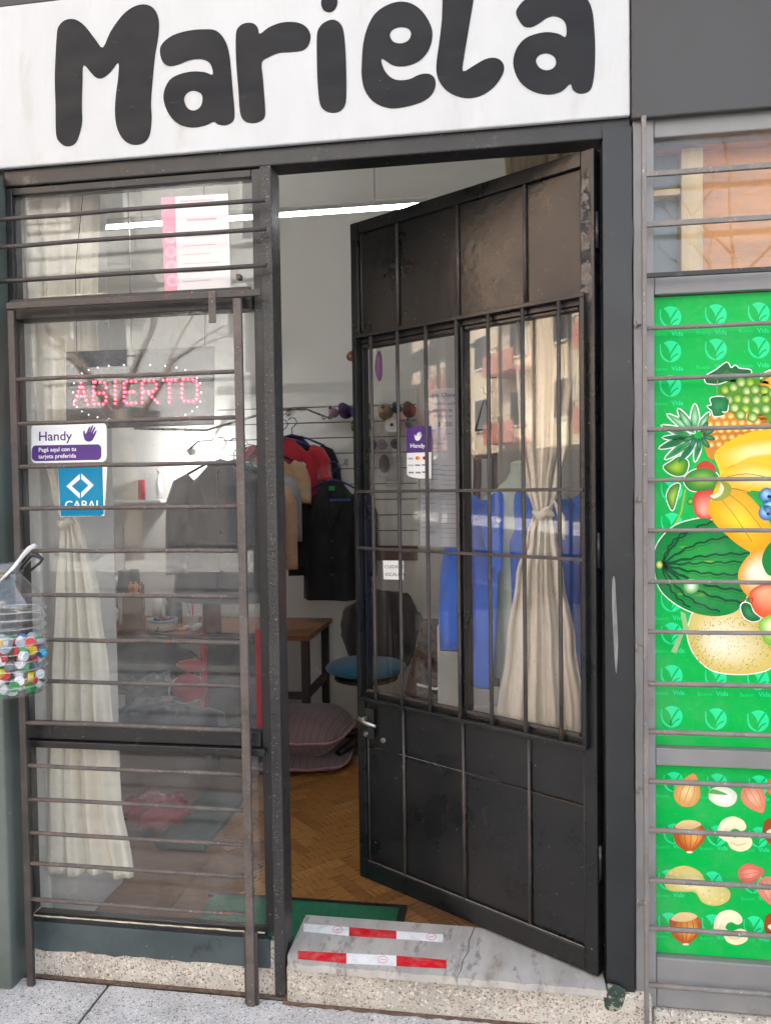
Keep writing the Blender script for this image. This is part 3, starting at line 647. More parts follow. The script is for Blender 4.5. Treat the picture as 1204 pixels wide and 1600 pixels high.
# ------------------------------------------------------------------ the printed fruit panel and nut panel on the right
GRN = lin(0, 178, 76); GHO = lin(40, 222, 150); GHT = lin(24, 212, 116)
m_vinyl = PRINT('green_printed_vinyl', .38, coat=0, wear=.10, wcol=(.5, .52, .48), wscale=6)
PYP = .0055
def leaf_logo(p, x, y, s, col=GHO, bgc=GRN):
    """round emblem cut by leaves"""
    c = [(x + s * math.cos(t), y + s * math.sin(t)) for t in [2 * math.pi * k / 26 for k in range(26)]]
    p.poly(c, col, 1)
    p.poly(smooth([(x - .78*s, y - .80*s), (x - .30*s, y - .42*s), (x - .08*s, y + .10*s), (x - .16*s, y + .80*s), (x - .62*s, y + .50*s), (x - .88*s, y - .10*s)], 3), bgc, 2)
    p.line(smooth([(x - .92*s, y - .70*s), (x - .96*s, y - .1*s), (x - .70*s, y + .50*s), (x - .22*s, y + .94*s)], 3, False), s * .10, col, 3)
    p.line(smooth([(x + .62*s, y - .70*s), (x + .30*s, y - .25*s), (x - .02*s, y + .30*s), (x - .12*s, y + .90*s)], 4, False), s * .16, bgc, 2, taper=False)
    p.line(smooth([(x + .70*s, y + .20*s), (x + .30*s, y + .42*s), (x - .05*s, y + .86*s)], 3, False), s * .12, bgc, 3)
def ghost(p, x, y, s=1.0):
    p.text('Bueno', x, y, 9.6 * s, GHT, 1, wide=1.0); p.text('Vida', x + 32 * s, y, 11.5 * s, GHO, 1, bold=.012)
def outlined(p, pts, col, mid=None, L=4, c=None, grow=1.7):
    if len(pts) < 16: pts = smooth(pts, 4)
    """sticker-style shape with a white edge"""
    n = len(pts); cx = sum(q[0] for q in pts) / n; cy_ = sum(q[1] for q in pts) / n
    out = []
    for i in range(n):
        a, b_ = pts[i - 1], pts[(i + 1) % n]; d = Vector((b_[0] - a[0], b_[1] - a[1])).normalized(); nn = Vector((d.y, -d.x))
        if nn.dot(Vector((pts[i][0] - cx, pts[i][1] - cy_))) < 0: nn = -nn
        out.append((pts[i][0] + nn.x * grow, pts[i][1] + nn.y * grow))
    p.poly(out, lin(235, 245, 238), min(L - 1, 9) if L > 7 else 3)
    if mid: p.fan(pts, col, mid, c, L)
    else: p.poly(pts, col, L)
A4 = lambda l: [(980 + x / 5.335, 440 + y / 5.335) for x, y in l]
A5 = lambda l: [(980 + x / 4.446, 720 + y / 4.446) for x, y in l]
A6 = lambda l: [(980 + x / 5.375, 1060 + y / 5.375) for x, y in l]
A7 = lambda l: [(920 + x / 4.24, 1300 + y / 4.24) for x, y in l]
p = PR(wallmap(PYP))
x0, z0 = .373, .726; tl = at(1018, 800, PYP).x
def plane_rect(p, xa, xb, za, zb, col):
    p.b.add([Vector((x, PYP, z)) for x, z in ((xa, za), (xb, za), (xb, zb), (xa, zb))], [(0, 1, 2, 3)]); p.b.c += [col] * 4
plane_rect(p, .3725, 1.297, .7265, 1.8495, GRN)
for row, y in enumerate((495, 549, 603)):
    for k, x in enumerate((1047, 1118, 1185, 1256)):
        if not (row == 2 and k > 0): leaf_logo(p, x, y - .045 * (x - 1047), 17)
    for k, x in enumerate((1019, 1087, 1153, 1222)):
        if not (row == 2 and k > 0): ghost(p, x, y + 30 - .04 * (x - 1019), .92)
for row, y in enumerate((767, 818, 939, 990, 1056, 1120)):
    for k, x in enumerate((1049, 1118, 1184, 1255)):
        if k == 0 or row > 3: leaf_logo(p, x, y + .01 * (x - 1049) * row, 17)
    if row > 1:
        for k, x in enumerate((1021, 1089, 1155, 1222)):
            if k == 0 or row > 3: ghost(p, x, y + 30 + .02 * (x - 1020), .92)
# --- grapes with vine leaves
outlined(p, A4([(650,790),(740,735),(825,675),(860,720),(900,700),(930,725),(1025,740),(1000,800),(900,850),(830,830),(760,850),(700,850),(655,840)]), lin(34, 92, 52), lin(60, 120, 70))
for ln in ([(690, 800), (760, 770), (830, 720)], [(840, 740), (930, 760), (1000, 755)], [(740, 830), (800, 800), (860, 790)]):
    p.line(A4(ln), .8, lin(22, 62, 40), 5)
p.line(A4([(750, 820), (742, 900), (745, 940)]), 1.6, lin(130, 170, 90), 5)
outlined(p, A4([(1090,860),(1130,780),(1195,740),(1420,730),(1420,1000),(1120,1000),(1060,930)]), lin(232, 150, 40), lin(246, 190, 80))
p.poly(A4([(1100,850),(1140,785),(1195,745),(1300,735),(1300,790),(1195,790),(1150,815)]), lin(84, 150, 50), 5)
random.seed(5)
gp = [(810,900),(880,880),(945,840),(1020,840),(990,910),(1060,900),(1140,910),(1210,930),(840,985),(915,975),(985,985),(1070,985),(1150,975),(1240,1000),(890,1050),(980,1060),(1065,1075),(1150,1060),(1225,1080),(940,1110),(1040,1130),(1310,960),(1330,1060)]
p.poly(A4(smooth([(760,900),(800,850),(900,810),(1050,800),(1250,860),(1400,900),(1400,1120),(1100,1180),(900,1140),(790,1020)])), lin(92, 150, 40), 4)
for k, (x, y) in enumerate(gp):
    q = A4([(x, y)])[0]; p.oval(q[0], q[1], 8.6, 8.6, lin(58, 130, 42), lin(226, 236, 150) if k % 3 else lin(205, 226, 90), 5 + (k % 3), hl=(1.2, 2.4), n=18)
outlined(p, A4([(665,1040),(700,1030),(690,975),(760,960),(830,975),(835,1020),(825,1080),(770,1080),(800,1110),(720,1120),(700,1075)]), lin(20, 110, 60), lin(40, 140, 80), 8)
# --- pineapple: crown and scaled body
p.poly(A4(smooth([(640,1170),(700,1110),(850,1085),(1000,1085),(1130,1110),(1180,1200),(1150,1310),(1000,1370),(820,1440),(690,1480),(640,1380),(620,1270)])), lin(206, 132, 40), 4)
for r_ in range(6):
    for c_ in range(8):
        x = 660 + c_ * 66 + (r_ % 2) * 33 - r_ * 8; y = 1130 + r_ * 58 - c_ * 3
        if ((x - 900) / 265) ** 2 + ((y - 1270) / 190) ** 2 < 1 and y < 1470 - (x - 640) * .33:
            q = A4([(x, y)])[0]; p.oval(q[0], q[1], 6.6, 6.0, lin(206, 128, 34), lin(252, 226, 140), 5, n=10, hl=(.5, 1))
for k, (a, b_, wd) in enumerate([((560,1260),(330,1105),60),((540,1250),(420,1060),66),((560,1230),(560,1020),70),((590,1240),(680,1090),56),((520,1280),(280,1200),60),((500,1300),(262,1390),62),((520,1330),(310,1480),60),((560,1340),(420,1510),56),((600,1330),(560,1500),50),((540,1300),(290,1300),46)]):
    d = Vector((b_[0] - a[0], b_[1] - a[1])); nn = Vector((-d.y, d.x)).normalized() * wd / 2
    pts = [a, (a[0] + d.x * .45 + nn.x, a[1] + d.y * .45 + nn.y), b_, (a[0] + d.x * .45 - nn.x, a[1] + d.y * .45 - nn.y)]
    outlined(p, A4(smooth(pts, 4)), lin(36, 128, 70) if k % 2 else lin(70, 160, 90), lin(170, 220, 180) if k < 4 else lin(30, 96, 70), 6 + (k % 2), grow=2.0)
for k in range(7):
    t = k / 6 * math.pi * 1.2 - 1.0; q = A4([(590 + 90 * math.cos(t), 1280 + 80 * math.sin(t))])[0]
    p.oval(q[0], q[1], 10, 4, lin(24, 90, 60), lin(70, 160, 110), 8, rot=t, n=12)
# --- apples behind, leaves, bananas
p.fan(A5(smooth([(455,260),(500,200),(600,190),(640,260),(620,380),(540,410),(470,370)])), lin(206, 50, 36), lin(248, 170, 150), A5([(520, 350)])[0], 4)
p.poly(A4(smooth([(570, 1550), (640, 1490), (720, 1530), (730, 1600), (640, 1620)])), lin(190, 60, 44), 4)
outlined(p, A5([(250,40),(300,5),(360,-30),(420,10),(400,90),(340,105),(280,80)]), lin(40, 130, 40), lin(170, 200, 60), 6)
outlined(p, A5([(390,140),(430,80),(520,50),(590,70),(630,110),(630,180),(540,205),(440,205)]), lin(36, 128, 44), lin(150, 196, 80), 7)
outlined(p, A5([(270,250),(300,180),(360,160),(345,240),(320,330),(300,335)]), lin(44, 134, 40), lin(180, 206, 80), 6)
p.line(A5(smooth([(400,200),(385,280),(370,360),(330,440)], 4, False)), 3.0, lin(140, 190, 70), 5)
p.oval(*A5([(436, 282)])[0], 5.5, 5.5, lin(40, 120, 40), lin(150, 200, 80), 6)
p.poly(A5(smooth([(600,-40),(680,-120),(820,-190),(960,-215),(1200,-220),(1250,50),(1150,260),(1010,160),(800,230),(650,260),(560,340),(600,200),(640,90)])), lin(244, 196, 30), 7)
p.fan(A5(smooth([(555,320),(640,230),(760,190),(880,280),(990,440),(1000,560),(900,640),(790,600),(690,520),(600,430)])), lin(232, 164, 16), lin(250, 214, 60), None, 9)
p.fan(A5(smooth([(640,120),(740,20),(900,10),(1100,60),(1250,120),(1240,240),(1000,220),(800,200),(700,190)])), lin(240, 186, 24), lin(255, 238, 150), None, 8)
p.fan(A5(smooth([(620,-40),(720,-110),(900,-150),(1200,-170),(1220,-60),(1000,-30),(800,0),(680,60)])), lin(242, 190, 30), lin(255, 244, 170), None, 8)
for ln in ([(650, 270), (740, 380), (860, 560)], [(700, 230), (820, 330), (950, 500)], [(720, 190), (850, 220), (990, 290)], [(690, 110), (830, 90), (990, 120)]):
    p.line(smooth(A5(ln), 4, False), .9, lin(150, 100, 20), 10)
p.poly(A5(smooth([(570,245),(620,230),(650,190),(640,145),(690,150),(720,190),(700,245),(640,275),(590,275)])), lin(150, 160, 60), 10)
p.poly(A5(smooth([(572,240),(615,225),(640,180),(640,150),(668,185),(650,235),(600,262)])), lin(238, 226, 190), 11)
# blue berries at the edge
for x, y in ((965, 240), (990, 320), (960, 360), (1040, 260), (1050, 350)):
    q = A5([(x, y)])[0]; p.oval(q[0], q[1], 12, 12, lin(40, 110, 180), lin(170, 220, 245), 12, hl=(-2, -3)); p.oval(q[0] + 3, q[1] + 2, 2.6, 2.6, lin(24, 40, 90), L=13)
# --- watermelon with wavy stripes
wm = smooth([(182,720),(190,620),(240,530),(330,450),(450,410),(560,402),(640,470),(740,560),(850,640),(790,760),(790,860),(830,930),(760,1040),(640,1078),(520,1070),(400,1030),(290,960),(215,870)])
outlined(p, A5(wm), lin(14, 132, 60), lin(40, 160, 70), 6, A5([(480, 740)])[0])
for tgt, bow, wd in (((600,420),-60,5.5),((700,530),-40,6),((850,645),-22,6.5),((800,700),0,5),((790,790),22,6),((820,900),45,7),((790,985),55,7),((640,1050),60,6),((430,1020),40,5),((440,470),-40,5)):
    a = Vector((235, 720)); bq = Vector(tgt); d = bq - a; nn = Vector((-d.y, d.x)).normalized(); pts = []
    for k in range(19):
        t = k / 18; off = bow * math.sin(math.pi * t) + 7 * math.sin(t * 34 + bow) * min(1, t * 3); q = a + d * t + nn * off; pts.append((q.x, q.y))
    p.line(A5(pts), wd * .55, lin(10, 74, 46), 8, taper=False)
    p.line(A5([(q[0], q[1] + 22 * min(1, k / 6)) for k, q in enumerate(pts[2:])]), .9, lin(16, 96, 50), 7)
for x, y, rx, ry in ((400, 600, 14, 3.2), (560, 700, 16, 3.0), (520, 930, 16, 4), (380, 925, 10, 3)):
    q = A5([(x, y)])[0]; p.oval(q[0], q[1], rx, ry, lin(14, 140, 62), lin(120, 190, 60), 7, n=16)
q = A5([(440, 870)])[0]; p.oval(q[0], q[1], 12, 12, lin(90, 176, 70), lin(252, 255, 248), 9)
q = A5([(220, 722)])[0]; p.oval(q[0], q[1], 5, 5.8, lin(180, 180, 60), lin(240, 236, 150), 9)
# --- peach/mango, apple right, netted melon, green apple
p.fan(A5(smooth([(765,800),(790,720),(860,640),(960,600),(1200,600),(1200,1000),(960,1010),(860,960),(790,890)])), lin(236, 156, 30), lin(255, 244, 220), A5([(875, 770)])[0], 11)
p.poly(A5(smooth([(930, 690), (950, 620), (1000, 560), (1060, 560), (1060, 800), (980, 795), (945, 750)])), lin(20, 130, 60), 12)
mel = smooth([(415,1200),(430,1120),(470,1040),(600,980),(760,960),(900,1060),(1010,1190),(1060,1300),(1000,1430),(900,1470),(760,1482),(600,1460),(500,1390),(440,1300)])
outlined(p, A5(mel), lin(206, 184, 92), lin(248, 244, 220), 5, A5([(620, 1270)])[0])
random.seed(9)
for k in range(420):
    x = random.uniform(440, 1000); y = random.uniform(1085, 1465); dx, dy = (x - 720) / 300, (y - 1275) / 205
    rr = dx * dx + dy * dy
    if rr < .96 and (k % 5 or rr > .5):
        q = A5([(x, y)])[0]; s_ = .7 + .45 * random.random(); p.oval(q[0], q[1], 1.25 * s_, .8 * s_, lin(150, 138, 66) if rr > .35 else lin(196, 186, 130), L=7, n=5, rot=random.uniform(0, 3))
p.poly(A5([(365, 1045), (400, 1060), (425, 1170), (385, 1215), (335, 1340), (300, 1325), (345, 1230), (385, 1160)]), lin(150, 190, 130), 6)
p.fan(A5(smooth([(840,930),(900,870),(1000,850),(1200,860),(1200,1080),(960,1090),(880,1040)])), lin(226, 80, 40), lin(250, 180, 140), A5([(930, 900)])[0], 12)
p.fan(A5(smooth([(910,1130),(960,1080),(1050,1060),(1200,1080),(1200,1280),(980,1280),(930,1210)])), lin(120, 186, 40), lin(236, 246, 190), A5([(990, 1140)])[0], 13)
outlined(p, A5([(785,1010),(810,985),(850,1000),(870,1050),(920,1095),(870,1115),(820,1095),(795,1060)]), lin(16, 96, 52), lin(60, 150, 90), 14)
p.line(A5(smooth([(775,968),(830,958),(866,955),(858,990)], 3, False)), 1.6, lin(150, 70, 40), 15)
fp = p.build('fruit_panel', m_vinyl, label='green vinyl panel printed with pineapple, bananas, watermelon and melon', cat='poster')
# --- nuts
p = PR(wallmap(PYP))
plane_rect(p, .3725, 1.297, .1905, .6795, GRN)
for x in (1052, 1120, 1185, 1255):
    for y in (1222, 1303, 1375, 1442): leaf_logo(p, x - (8 if y > 1350 else 0), y + .04 * (x - 1052), 16)
    for y in (1246, 1326, 1402, 1466): ghost(p, x - 28, y + .04 * (x - 1052), .85)
def almond(x, y, s, rot, col, mid, ln):
    f = lambda u, v: (x + s * (u * math.cos(rot) - v * math.sin(rot)), y + s * (u * math.sin(rot) + v * math.cos(rot)))
    out = smooth([f(0, -1.15), f(.45, -.7), f(.78, 0), f(.62, .65), f(0, .95), f(-.62, .65), f(-.78, 0), f(-.45, -.7)], 4)
    p.fan(out, col, mid, None, 4)
    for k in (-.4, 0, .4): p.line(smooth([f(k * .3, -.85), f(k, 0), f(k * .7, .75)], 4, False), s * .035, ln, 5)
def hazel(x, y, s):
    f = lambda u, v: (x + s * u, y + s * v)
    p.fan(smooth([f(-1, -.45), f(-.5, -.85), f(.5, -.85), f(1, -.35), f(.92, .3), f(.45, .8), f(.05, 1.05), f(-.4, .85), f(-.85, .4)], 4), lin(178, 74, 24), lin(246, 180, 90), f(.45, .1), 4)
    p.poly(smooth([f(-.9, -.55), f(-.4, -.95), f(.35, -.95), f(.75, -.7), f(.2, -.42), f(-.4, -.4)], 4), lin(224, 196, 140), 6)
    for k in (-.6, -.25, .1, .45, .75): p.line(smooth([f(k, -.38), f(k * 1.12, .15), f(k * .45, .85)], 4, False), s * .035, lin(160, 70, 20), 5)
    p.oval(*f(.03, 1.02), s * .2, s * .07, lin(240, 226, 200), L=6)
def cashew(x, y, s):
    f = lambda u, v: (x + s * u, y + s * v)
    p.poly(smooth([f(-.95, .0), f(-.7, -.75), f(0, -1.05), f(.65, -.8), f(.85, -.35), f(.55, -.12), f(.2, -.28), f(-.08, -.2), f(-.2, .1), f(.15, .28), f(.75, .12), f(1.2, .4), f(1.1, .9), f(.5, 1.15), f(-.1, .95), f(-.35, .55), f(-.7, .35)], 4), lin(242, 232, 192), 4)
    p.line(smooth([f(-.72, .1), f(-.5, -.5), f(0, -.75), f(.5, -.6)], 4, False), s * .10, lin(252, 247, 222), 5)
    p.line(smooth([f(-.1, .55), f(.3, .75), f(.85, .62)], 4, False), s * .10, lin(222, 206, 156), 5)
def brazil(x, y, s):
    f = lambda u, v: (x + s * u, y + s * v)
    p.poly(smooth([f(-.6, -.2), f(-.4, -.9), f(.3, -1.1), f(1.1, -.9), f(1.3, .4), f(.8, 1.1), f(.2, 1.0), f(-.4, .4)], 4), lin(150, 74, 34), 4)
    p.poly(smooth([f(-.35, -.1), f(.2, -.35), f(1.0, -.3), f(1.1, .3), f(.6, .5), f(.1, .3)], 4), lin(240, 228, 200), 5)
def peanut(x, y, s):
    f = lambda u, v: (x + s * u, y + s * v)
    p.fan(smooth([f(-1.25, -.1), f(-1.05, -.5), f(-.5, -.7), f(.05, -.5), f(.35, -.1), f(.85, .0), f(1.2, .25), f(1.15, .6), f(.7, .8), f(.2, .68), f(-.1, .3), f(-.55, .28), f(-1.05, .22)], 4), lin(206, 190, 110), lin(240, 232, 176), None, 4)
    for i in range(9):
        for j in range(4):
            u = -1.0 + i * .24; v = -.42 + j * .22 + (u + 1) * .30
            if ((u + .55) / .58) ** 2 + ((v + .2) / .38) ** 2 < 1 or ((u - .65) / .46) ** 2 + ((v - .4) / .32) ** 2 < 1: p.oval(*f(u, v), s * .075, s * .065, lin(218, 204, 138), L=5, n=6)
almond(1074, 1237, 26, .35, lin(214, 148, 74), lin(246, 222, 160), lin(184, 130, 66))
p.fan(smooth(A6([(680,990),(690,940),(760,910),(850,920),(915,970),(905,1040),(840,1080),(750,1065),(690,1020)])), lin(216, 226, 206), lin(252, 253, 246), None, 4)
p.poly(smooth(A6([(682, 965), (700, 935), (740, 935), (840, 975), (760, 975), (720, 970)])), lin(90, 170, 70), 5)
almond(1177, 1246, 24, 2.6, lin(216, 130, 96), lin(244, 190, 160), lin(190, 110, 84)); almond(1215, 1228, 20, 1.1, lin(206, 110, 84), lin(238, 170, 140), lin(180, 90, 70))
hazel(1076, 1306, 25); cashew(1144, 1302, 25); brazil(1204, 1302, 22)
peanut(1089, 1382, 42); almond(1171, 1365, 20, 1.4, lin(206, 100, 84), lin(240, 160, 140), lin(180, 80, 70)); almond(1200, 1390, 22, 2.9, lin(214, 130, 110), lin(240, 180, 160), lin(190, 110, 90))
hazel(1070, 1450, 25); cashew(1138, 1448, 25); brazil(1206, 1450, 22)
p.build('nut_panel', m_vinyl, label='lower green vinyl panel printed with almonds, hazelnuts, cashews and a peanut', cat='poster')

# ------------------------------------------------------------------ inside the shop
def cloth(name, col, var=.12, sheen=.3, rough=.85, scale=18, bump=.55, bscale=24, **k): return M(name, col, rough, var=var, scale=scale, bump=bump, bscale=bscale, sheen=sheen, **k)
m_cream = cloth('cream_curtain_cloth', lin(248, 240, 224), .05, bscale=60, bump=.3)
_nt = m_cream.node_tree; _tr = N(_nt, 'ShaderNodeBsdfTranslucent'); _tr.inputs[0].default_value = (*lin(236, 222, 196), 1); _mx = N(_nt, 'ShaderNodeMixShader', Fac=.3)
_nt.links.new(_nt.nodes['Principled BSDF'].outputs[0], _mx.inputs[1]); _nt.links.new(_tr.outputs[0], _mx.inputs[2]); _nt.links.new(_mx.outputs[0], _nt.nodes['Material Output'].inputs[0])
m_whitep = M('white_plastic', lin(228, 228, 226), .35, var=.04)
m_blackp = M('black_plastic', lin(28, 28, 30), .4)
m_redp = M('red_plastic', lin(222, 24, 40), .4, var=.1)
m_blackcloth = cloth('black_wool', lin(15, 14, 15), .3, .05)
m_tan = cloth('tan_cloth', lin(178, 146, 112)); m_redcloth = cloth('red_cloth', lin(176, 28, 46)); m_charcoal = cloth('charcoal_wool', lin(66, 64, 68)); m_navy = cloth('navy_cloth', lin(36, 40, 54))
m_browng = cloth('brown_grey_wool', lin(96, 84, 80)); m_puff = cloth('pale_tan_quilting', lin(186, 150, 120)); m_greyc = cloth('grey_shiny_cloth', lin(140, 140, 146), rough=.5)

# light tube along the back wall under the ceiling
def tube_light():
    y = 1.2; a, b_ = at(155, 353, y), at(660, 326, y); x0, x1, z = a.x, b_.x, (a.z + b_.z) / 2
    t = thing('light_tube', 'lit white tube lamp along the back wall under the ceiling', 'lamp', (x0, y, z))
    MB().box(x0 - .02, x1 + .02, y - .012, y + .012, z + .010, z + .028).build('batten', m_whitep, t, bevel=.004)
    for x in (x0 + .2, x1 - .2): MB().tube([(x, y, z + .028), (x, y, 3.1)], .0025, 6).build('hanging_wire', m_whitep, t)
    MB().tube([(x0, y, z), (x1, y, z)], .0052, 10).build('tube', EMIT('tube_glow', (.96, .98, 1.0), 12), t)
    for x in (x0, x1): MB().tube([(x - .012, y, z), (x + .012, y, z)], .009, 10).build('end_cap', m_whitep, t)
tube_light()
# small bright work lamp over the machine table (seen glaring through the left window)
def work_lamp():
    c = at(300, 706, 2.36)
    t = thing('work_lamp', 'small glaring white work lamp behind the left window', 'lamp', (c.x, c.y, c.z))
    MB().lathe([(.010, .05), (.020, .035), (.026, .0), (.024, .0), (.017, .032), (.008, .045)], c, 16, Matrix.Rotation(math.radians(80), 4, 'X')).build('shade', m_whitep, t)
    MB().ell(c + Vector((0, .016, .0)), (.013, .013, .013), 14, 8).build('bulb', EMIT('bulb_glow', (.97, .98, 1), 300), t)
    MB().tube([c + Vector((0, -.045, .01)), c + Vector((.05, -.03, .06)), c + Vector((.05, .195, .08))], .006, 6).build('arm', m_dark, t)
work_lamp()

# ---- curtains
def curtain(name, label, Y, prof, z_tie, folds, mat, amp=.022, seed=0, tail=True, knot_px=None, depth=None):
    """prof: list of (z, x_left, x_right); cloth hangs in pleats and is drawn together at z_tie"""
    prof = sorted(prof)
    def wid(z):
        for (za, la, ra), (zb, lb, rb) in zip(prof, prof[1:]):
            if za <= z <= zb:
                t = (z - za) / (zb - za); t = t * t * (3 - 2 * t); return la + (lb - la) * t, ra + (rb - ra) * t
        return prof[-1][1:] if z > prof[-1][0] else prof[0][1:]
    z0, z1 = prof[0][0], prof[-1][0]
    def fn(u, v):
        z = z0 + (z1 - z0) * v; l, r = wid(z); g = math.exp(-((z - z_tie) / .10) ** 2)
        ph = folds * 2 * math.pi * u + 1.2 * noise.noise((u * 3, z * 1.2, seed)) + seed
        a = amp * (1 - .45 * g) * (.75 + .5 * noise.noise((u * 4, z * .9, seed + 3)))
        zz = z + (.006 * math.sin(u * 9 + seed) if v < .02 else 0)
        y = Y + a * (math.sin(ph) + .35 * math.sin(2.3 * ph + 1 + z)) - .010 * g + .006 * noise.noise((u * 14, z * 7, seed + 9))
        return (l + (r - l) * (u + .012 * math.sin(ph * 1.0 + .8)), y, zz)
    w = wid(z_tie); cx = (w[0] + w[1]) / 2
    t = thing(name, label, 'curtain', (cx, Y, z0))
    MB().grid(fn, int(folds * 18), 110).build('cloth', mat, t, solid=.0018)
    if tail:
        MB().ell((cx, Y - .03, z_tie), (abs(w[1] - w[0]) * .55 + .003, .022, .016), 16, 10, fn=lambda v: v + Vector((0, 0, .008 * math.sin(v.x * 120)))).build('knot', mat, t)
        MB().tube([(cx + .005, Y - .045, z_tie + .005), (cx + .03, Y - .055, z_tie + .035), (cx + .05, Y - .05, z_tie - .01), (cx + .055, Y - .045, z_tie - .075)], [.008, .011, .013, .007], 8, flat=.4).build('knot_tail', mat, t)
    return t
CY = .10
def cp(y, xl, xr, Y): a = at(xl, y, Y); b_ = at(xr, y, Y); return (a.z, a.x, b_.x)
curtain('curtain', 'cream curtain tied in the middle inside the left window', CY,
        [cp(1362, 70, 205, CY), cp(1250, 72, 186, CY), cp(1060, 80, 166, CY), cp(930, 88, 150, CY), cp(850, 96, 134, CY), cp(815, 101, 124, CY), cp(770, 85, 130, CY), cp(690, 62, 140, CY), cp(560, 50, 150, CY), cp(300, 28, 152, CY)], at(112, 815, CY).z, 4, m_cream, amp=.019, seed=2)
RY2 = .300
curtain('curtain', 'sunlit cream curtain tied in the middle behind the open door', RY2,
        [cp(1190, 772, 922, RY2), cp(1120, 777, 915, RY2), cp(1000, 792, 898, RY2), cp(900, 806, 880, RY2), cp(840, 822, 868, RY2), cp(800, 833, 862, RY2), cp(765, 824, 872, RY2), cp(690, 812, 892, RY2), cp(560, 806, 905, RY2), cp(400, 795, 905, RY2), cp(150, 785, 900, RY2)], at(846, 802, RY2).z, 4.5, m_cream, amp=.021, seed=5)

# ---- mannequin with blue coat
m_bust = M('pale_green_bust_cloth', lin(206, 216, 202), .8, var=.04); m_blue = cloth('blue_wool', lin(64, 112, 212), .12, .25)
MY = .56
mc = at(822, 900, MY); zS = at(800, 772, MY).z; zH = at(800, 1064, MY).z
mn = thing('mannequin', 'pale dressmaker bust behind the door glass wearing a blue coat', 'mannequin', (mc.x, MY, FZ))
def torso(v):
    # radii by height: hem of bust to neck
    prof = [(0, .115), (.2, .125), (.38, .118), (.55, .135), (.72, .150), (.84, .140), (.90, .085), (.94, .050), (1.0, .048)]
    for (a, ra), (b_, rb) in zip(prof, prof[1:]):
        if a <= v <= b_: t = (v - a) / (b_ - a); return ra + (rb - ra) * t * t * (3 - 2 * t)
    return .05
MB().grid(lambda u, v: (mc.x + torso(v) * math.cos(2 * math.pi * u), MY + torso(v) * .72 * math.sin(2 * math.pi * u), zH + .02 + (zS + .10 - zH - .02) * v), 24, 26, wrap=True).build('bust', m_bust, mn)
MB().ell((mc.x, MY, zS + .10), (.048, .036, .012), 16, 6).build('neck_cap', m_bust, mn)
MB().tube([(mc.x, MY, FZ + .03), (mc.x, MY, zH + .14)], .014, 10).build('pole', m_dark, mn)
for k in range(3):
    t = k * 2 * math.pi / 3 + .5; MB().tube([(mc.x, MY, FZ + .09), (mc.x + .20 * math.cos(t), MY + .20 * math.sin(t), FZ + .014)], .012, 8).build('leg', m_dark, mn)
ct = thing('coat', 'bright blue wool coat hanging open on the mannequin', 'coat', (mc.x, MY, zH))
def coat_body(u, v):
    # open in front (towards -Y): the gap widens to the hem
    gap = .08 + .12 * (1 - v) + .42 * max(0, v - .74) / .26; a0 = -math.pi / 2 - .42 + gap; ang = a0 + (2 * math.pi - 2 * gap) * u
    prof = [(0, .205), (.3, .185), (.6, .175), (.82, .185), (.93, .165), (1.0, .085)]
    r = .2
    for (a, ra), (b_, rb) in zip(prof, prof[1:]):
        if a <= v <= b_: t = (v - a) / (b_ - a); r = ra + (rb - ra) * (t * t * (3 - 2 * t) if a > .8 else t)
    f = 1 + (1 - v) * .05 * math.sin(ang * 7 + 1) + .015 * noise.noise((ang * 2, v * 5, 1))
    z = zH + (zS + .012 - zH) * v - (.02 * abs(math.cos(ang)) if v > .95 else 0)
    return (mc.x + r * f * math.cos(ang), MY + r * .68 * f * math.sin(ang) - .01, z)
MB().grid(coat_body, 60, 40).build('body', m_blue, ct, solid=.006)
for s_ in (-1, 1):
    MB().tube([(mc.x + s_ * .145, MY, zS - .025), (mc.x + s_ * .195, MY - .01, zS - .09), (mc.x + s_ * .222, MY - .03, zS - .26), (mc.x + s_ * .232, MY - .07, zS - .40), (mc.x + s_ * .230, MY - .10, zS - .50)], [.055, .064, .060, .055, .050], 16).build('sleeve', m_blue, ct)
    MB().slab(smooth([(0, 0), (.052, -.01), (.085, -.10), (.05, -.21), (.012, -.24), (.0, -.12)], 4), (), lambda u, v, w, s_=s_: Vector((mc.x + s_ * (.018 + u * .8) - .055, MY - .118 - w - .02 * math.sin(max(0, -v) * 8), zS + .0 + v)), .008).build('lapel', m_blue, ct, bevel=.002)
q = at(779, 813, MY - .16)
MB().tube([(q.x, MY - .135, q.z), (q.x, MY - .150, q.z)], .008, 12).build('button', m_steel, ct)

# ---- back wall: slatted display panel
SX0, SX1, SYb = -1.75, -.497, 2.545
sw = thing('slat_panel', 'white slatted display panel on the back wall', 'display panel', (-1.1, SYb, 1.0))
MB().box(SX0 + .01, SX1 - .01, SYb + .004, SYb + .012, .95, 1.955).build('backing', M('slat_groove', lin(120, 96, 78), .7), sw)
m_slat = M('white_melamine', lin(214, 213, 206), .4, var=.02)
ms = MB().box(SX0, SX1, -.012, .003, .002, .0885).mesh('slat', m_slat)
z = 1.974 - .0935
while z > .95:
    o = bpy.data.objects.new('slat', ms); COL.objects.link(o); o.parent = sw; o.location = (1.1, 0, z - 1.0); z -= .0935

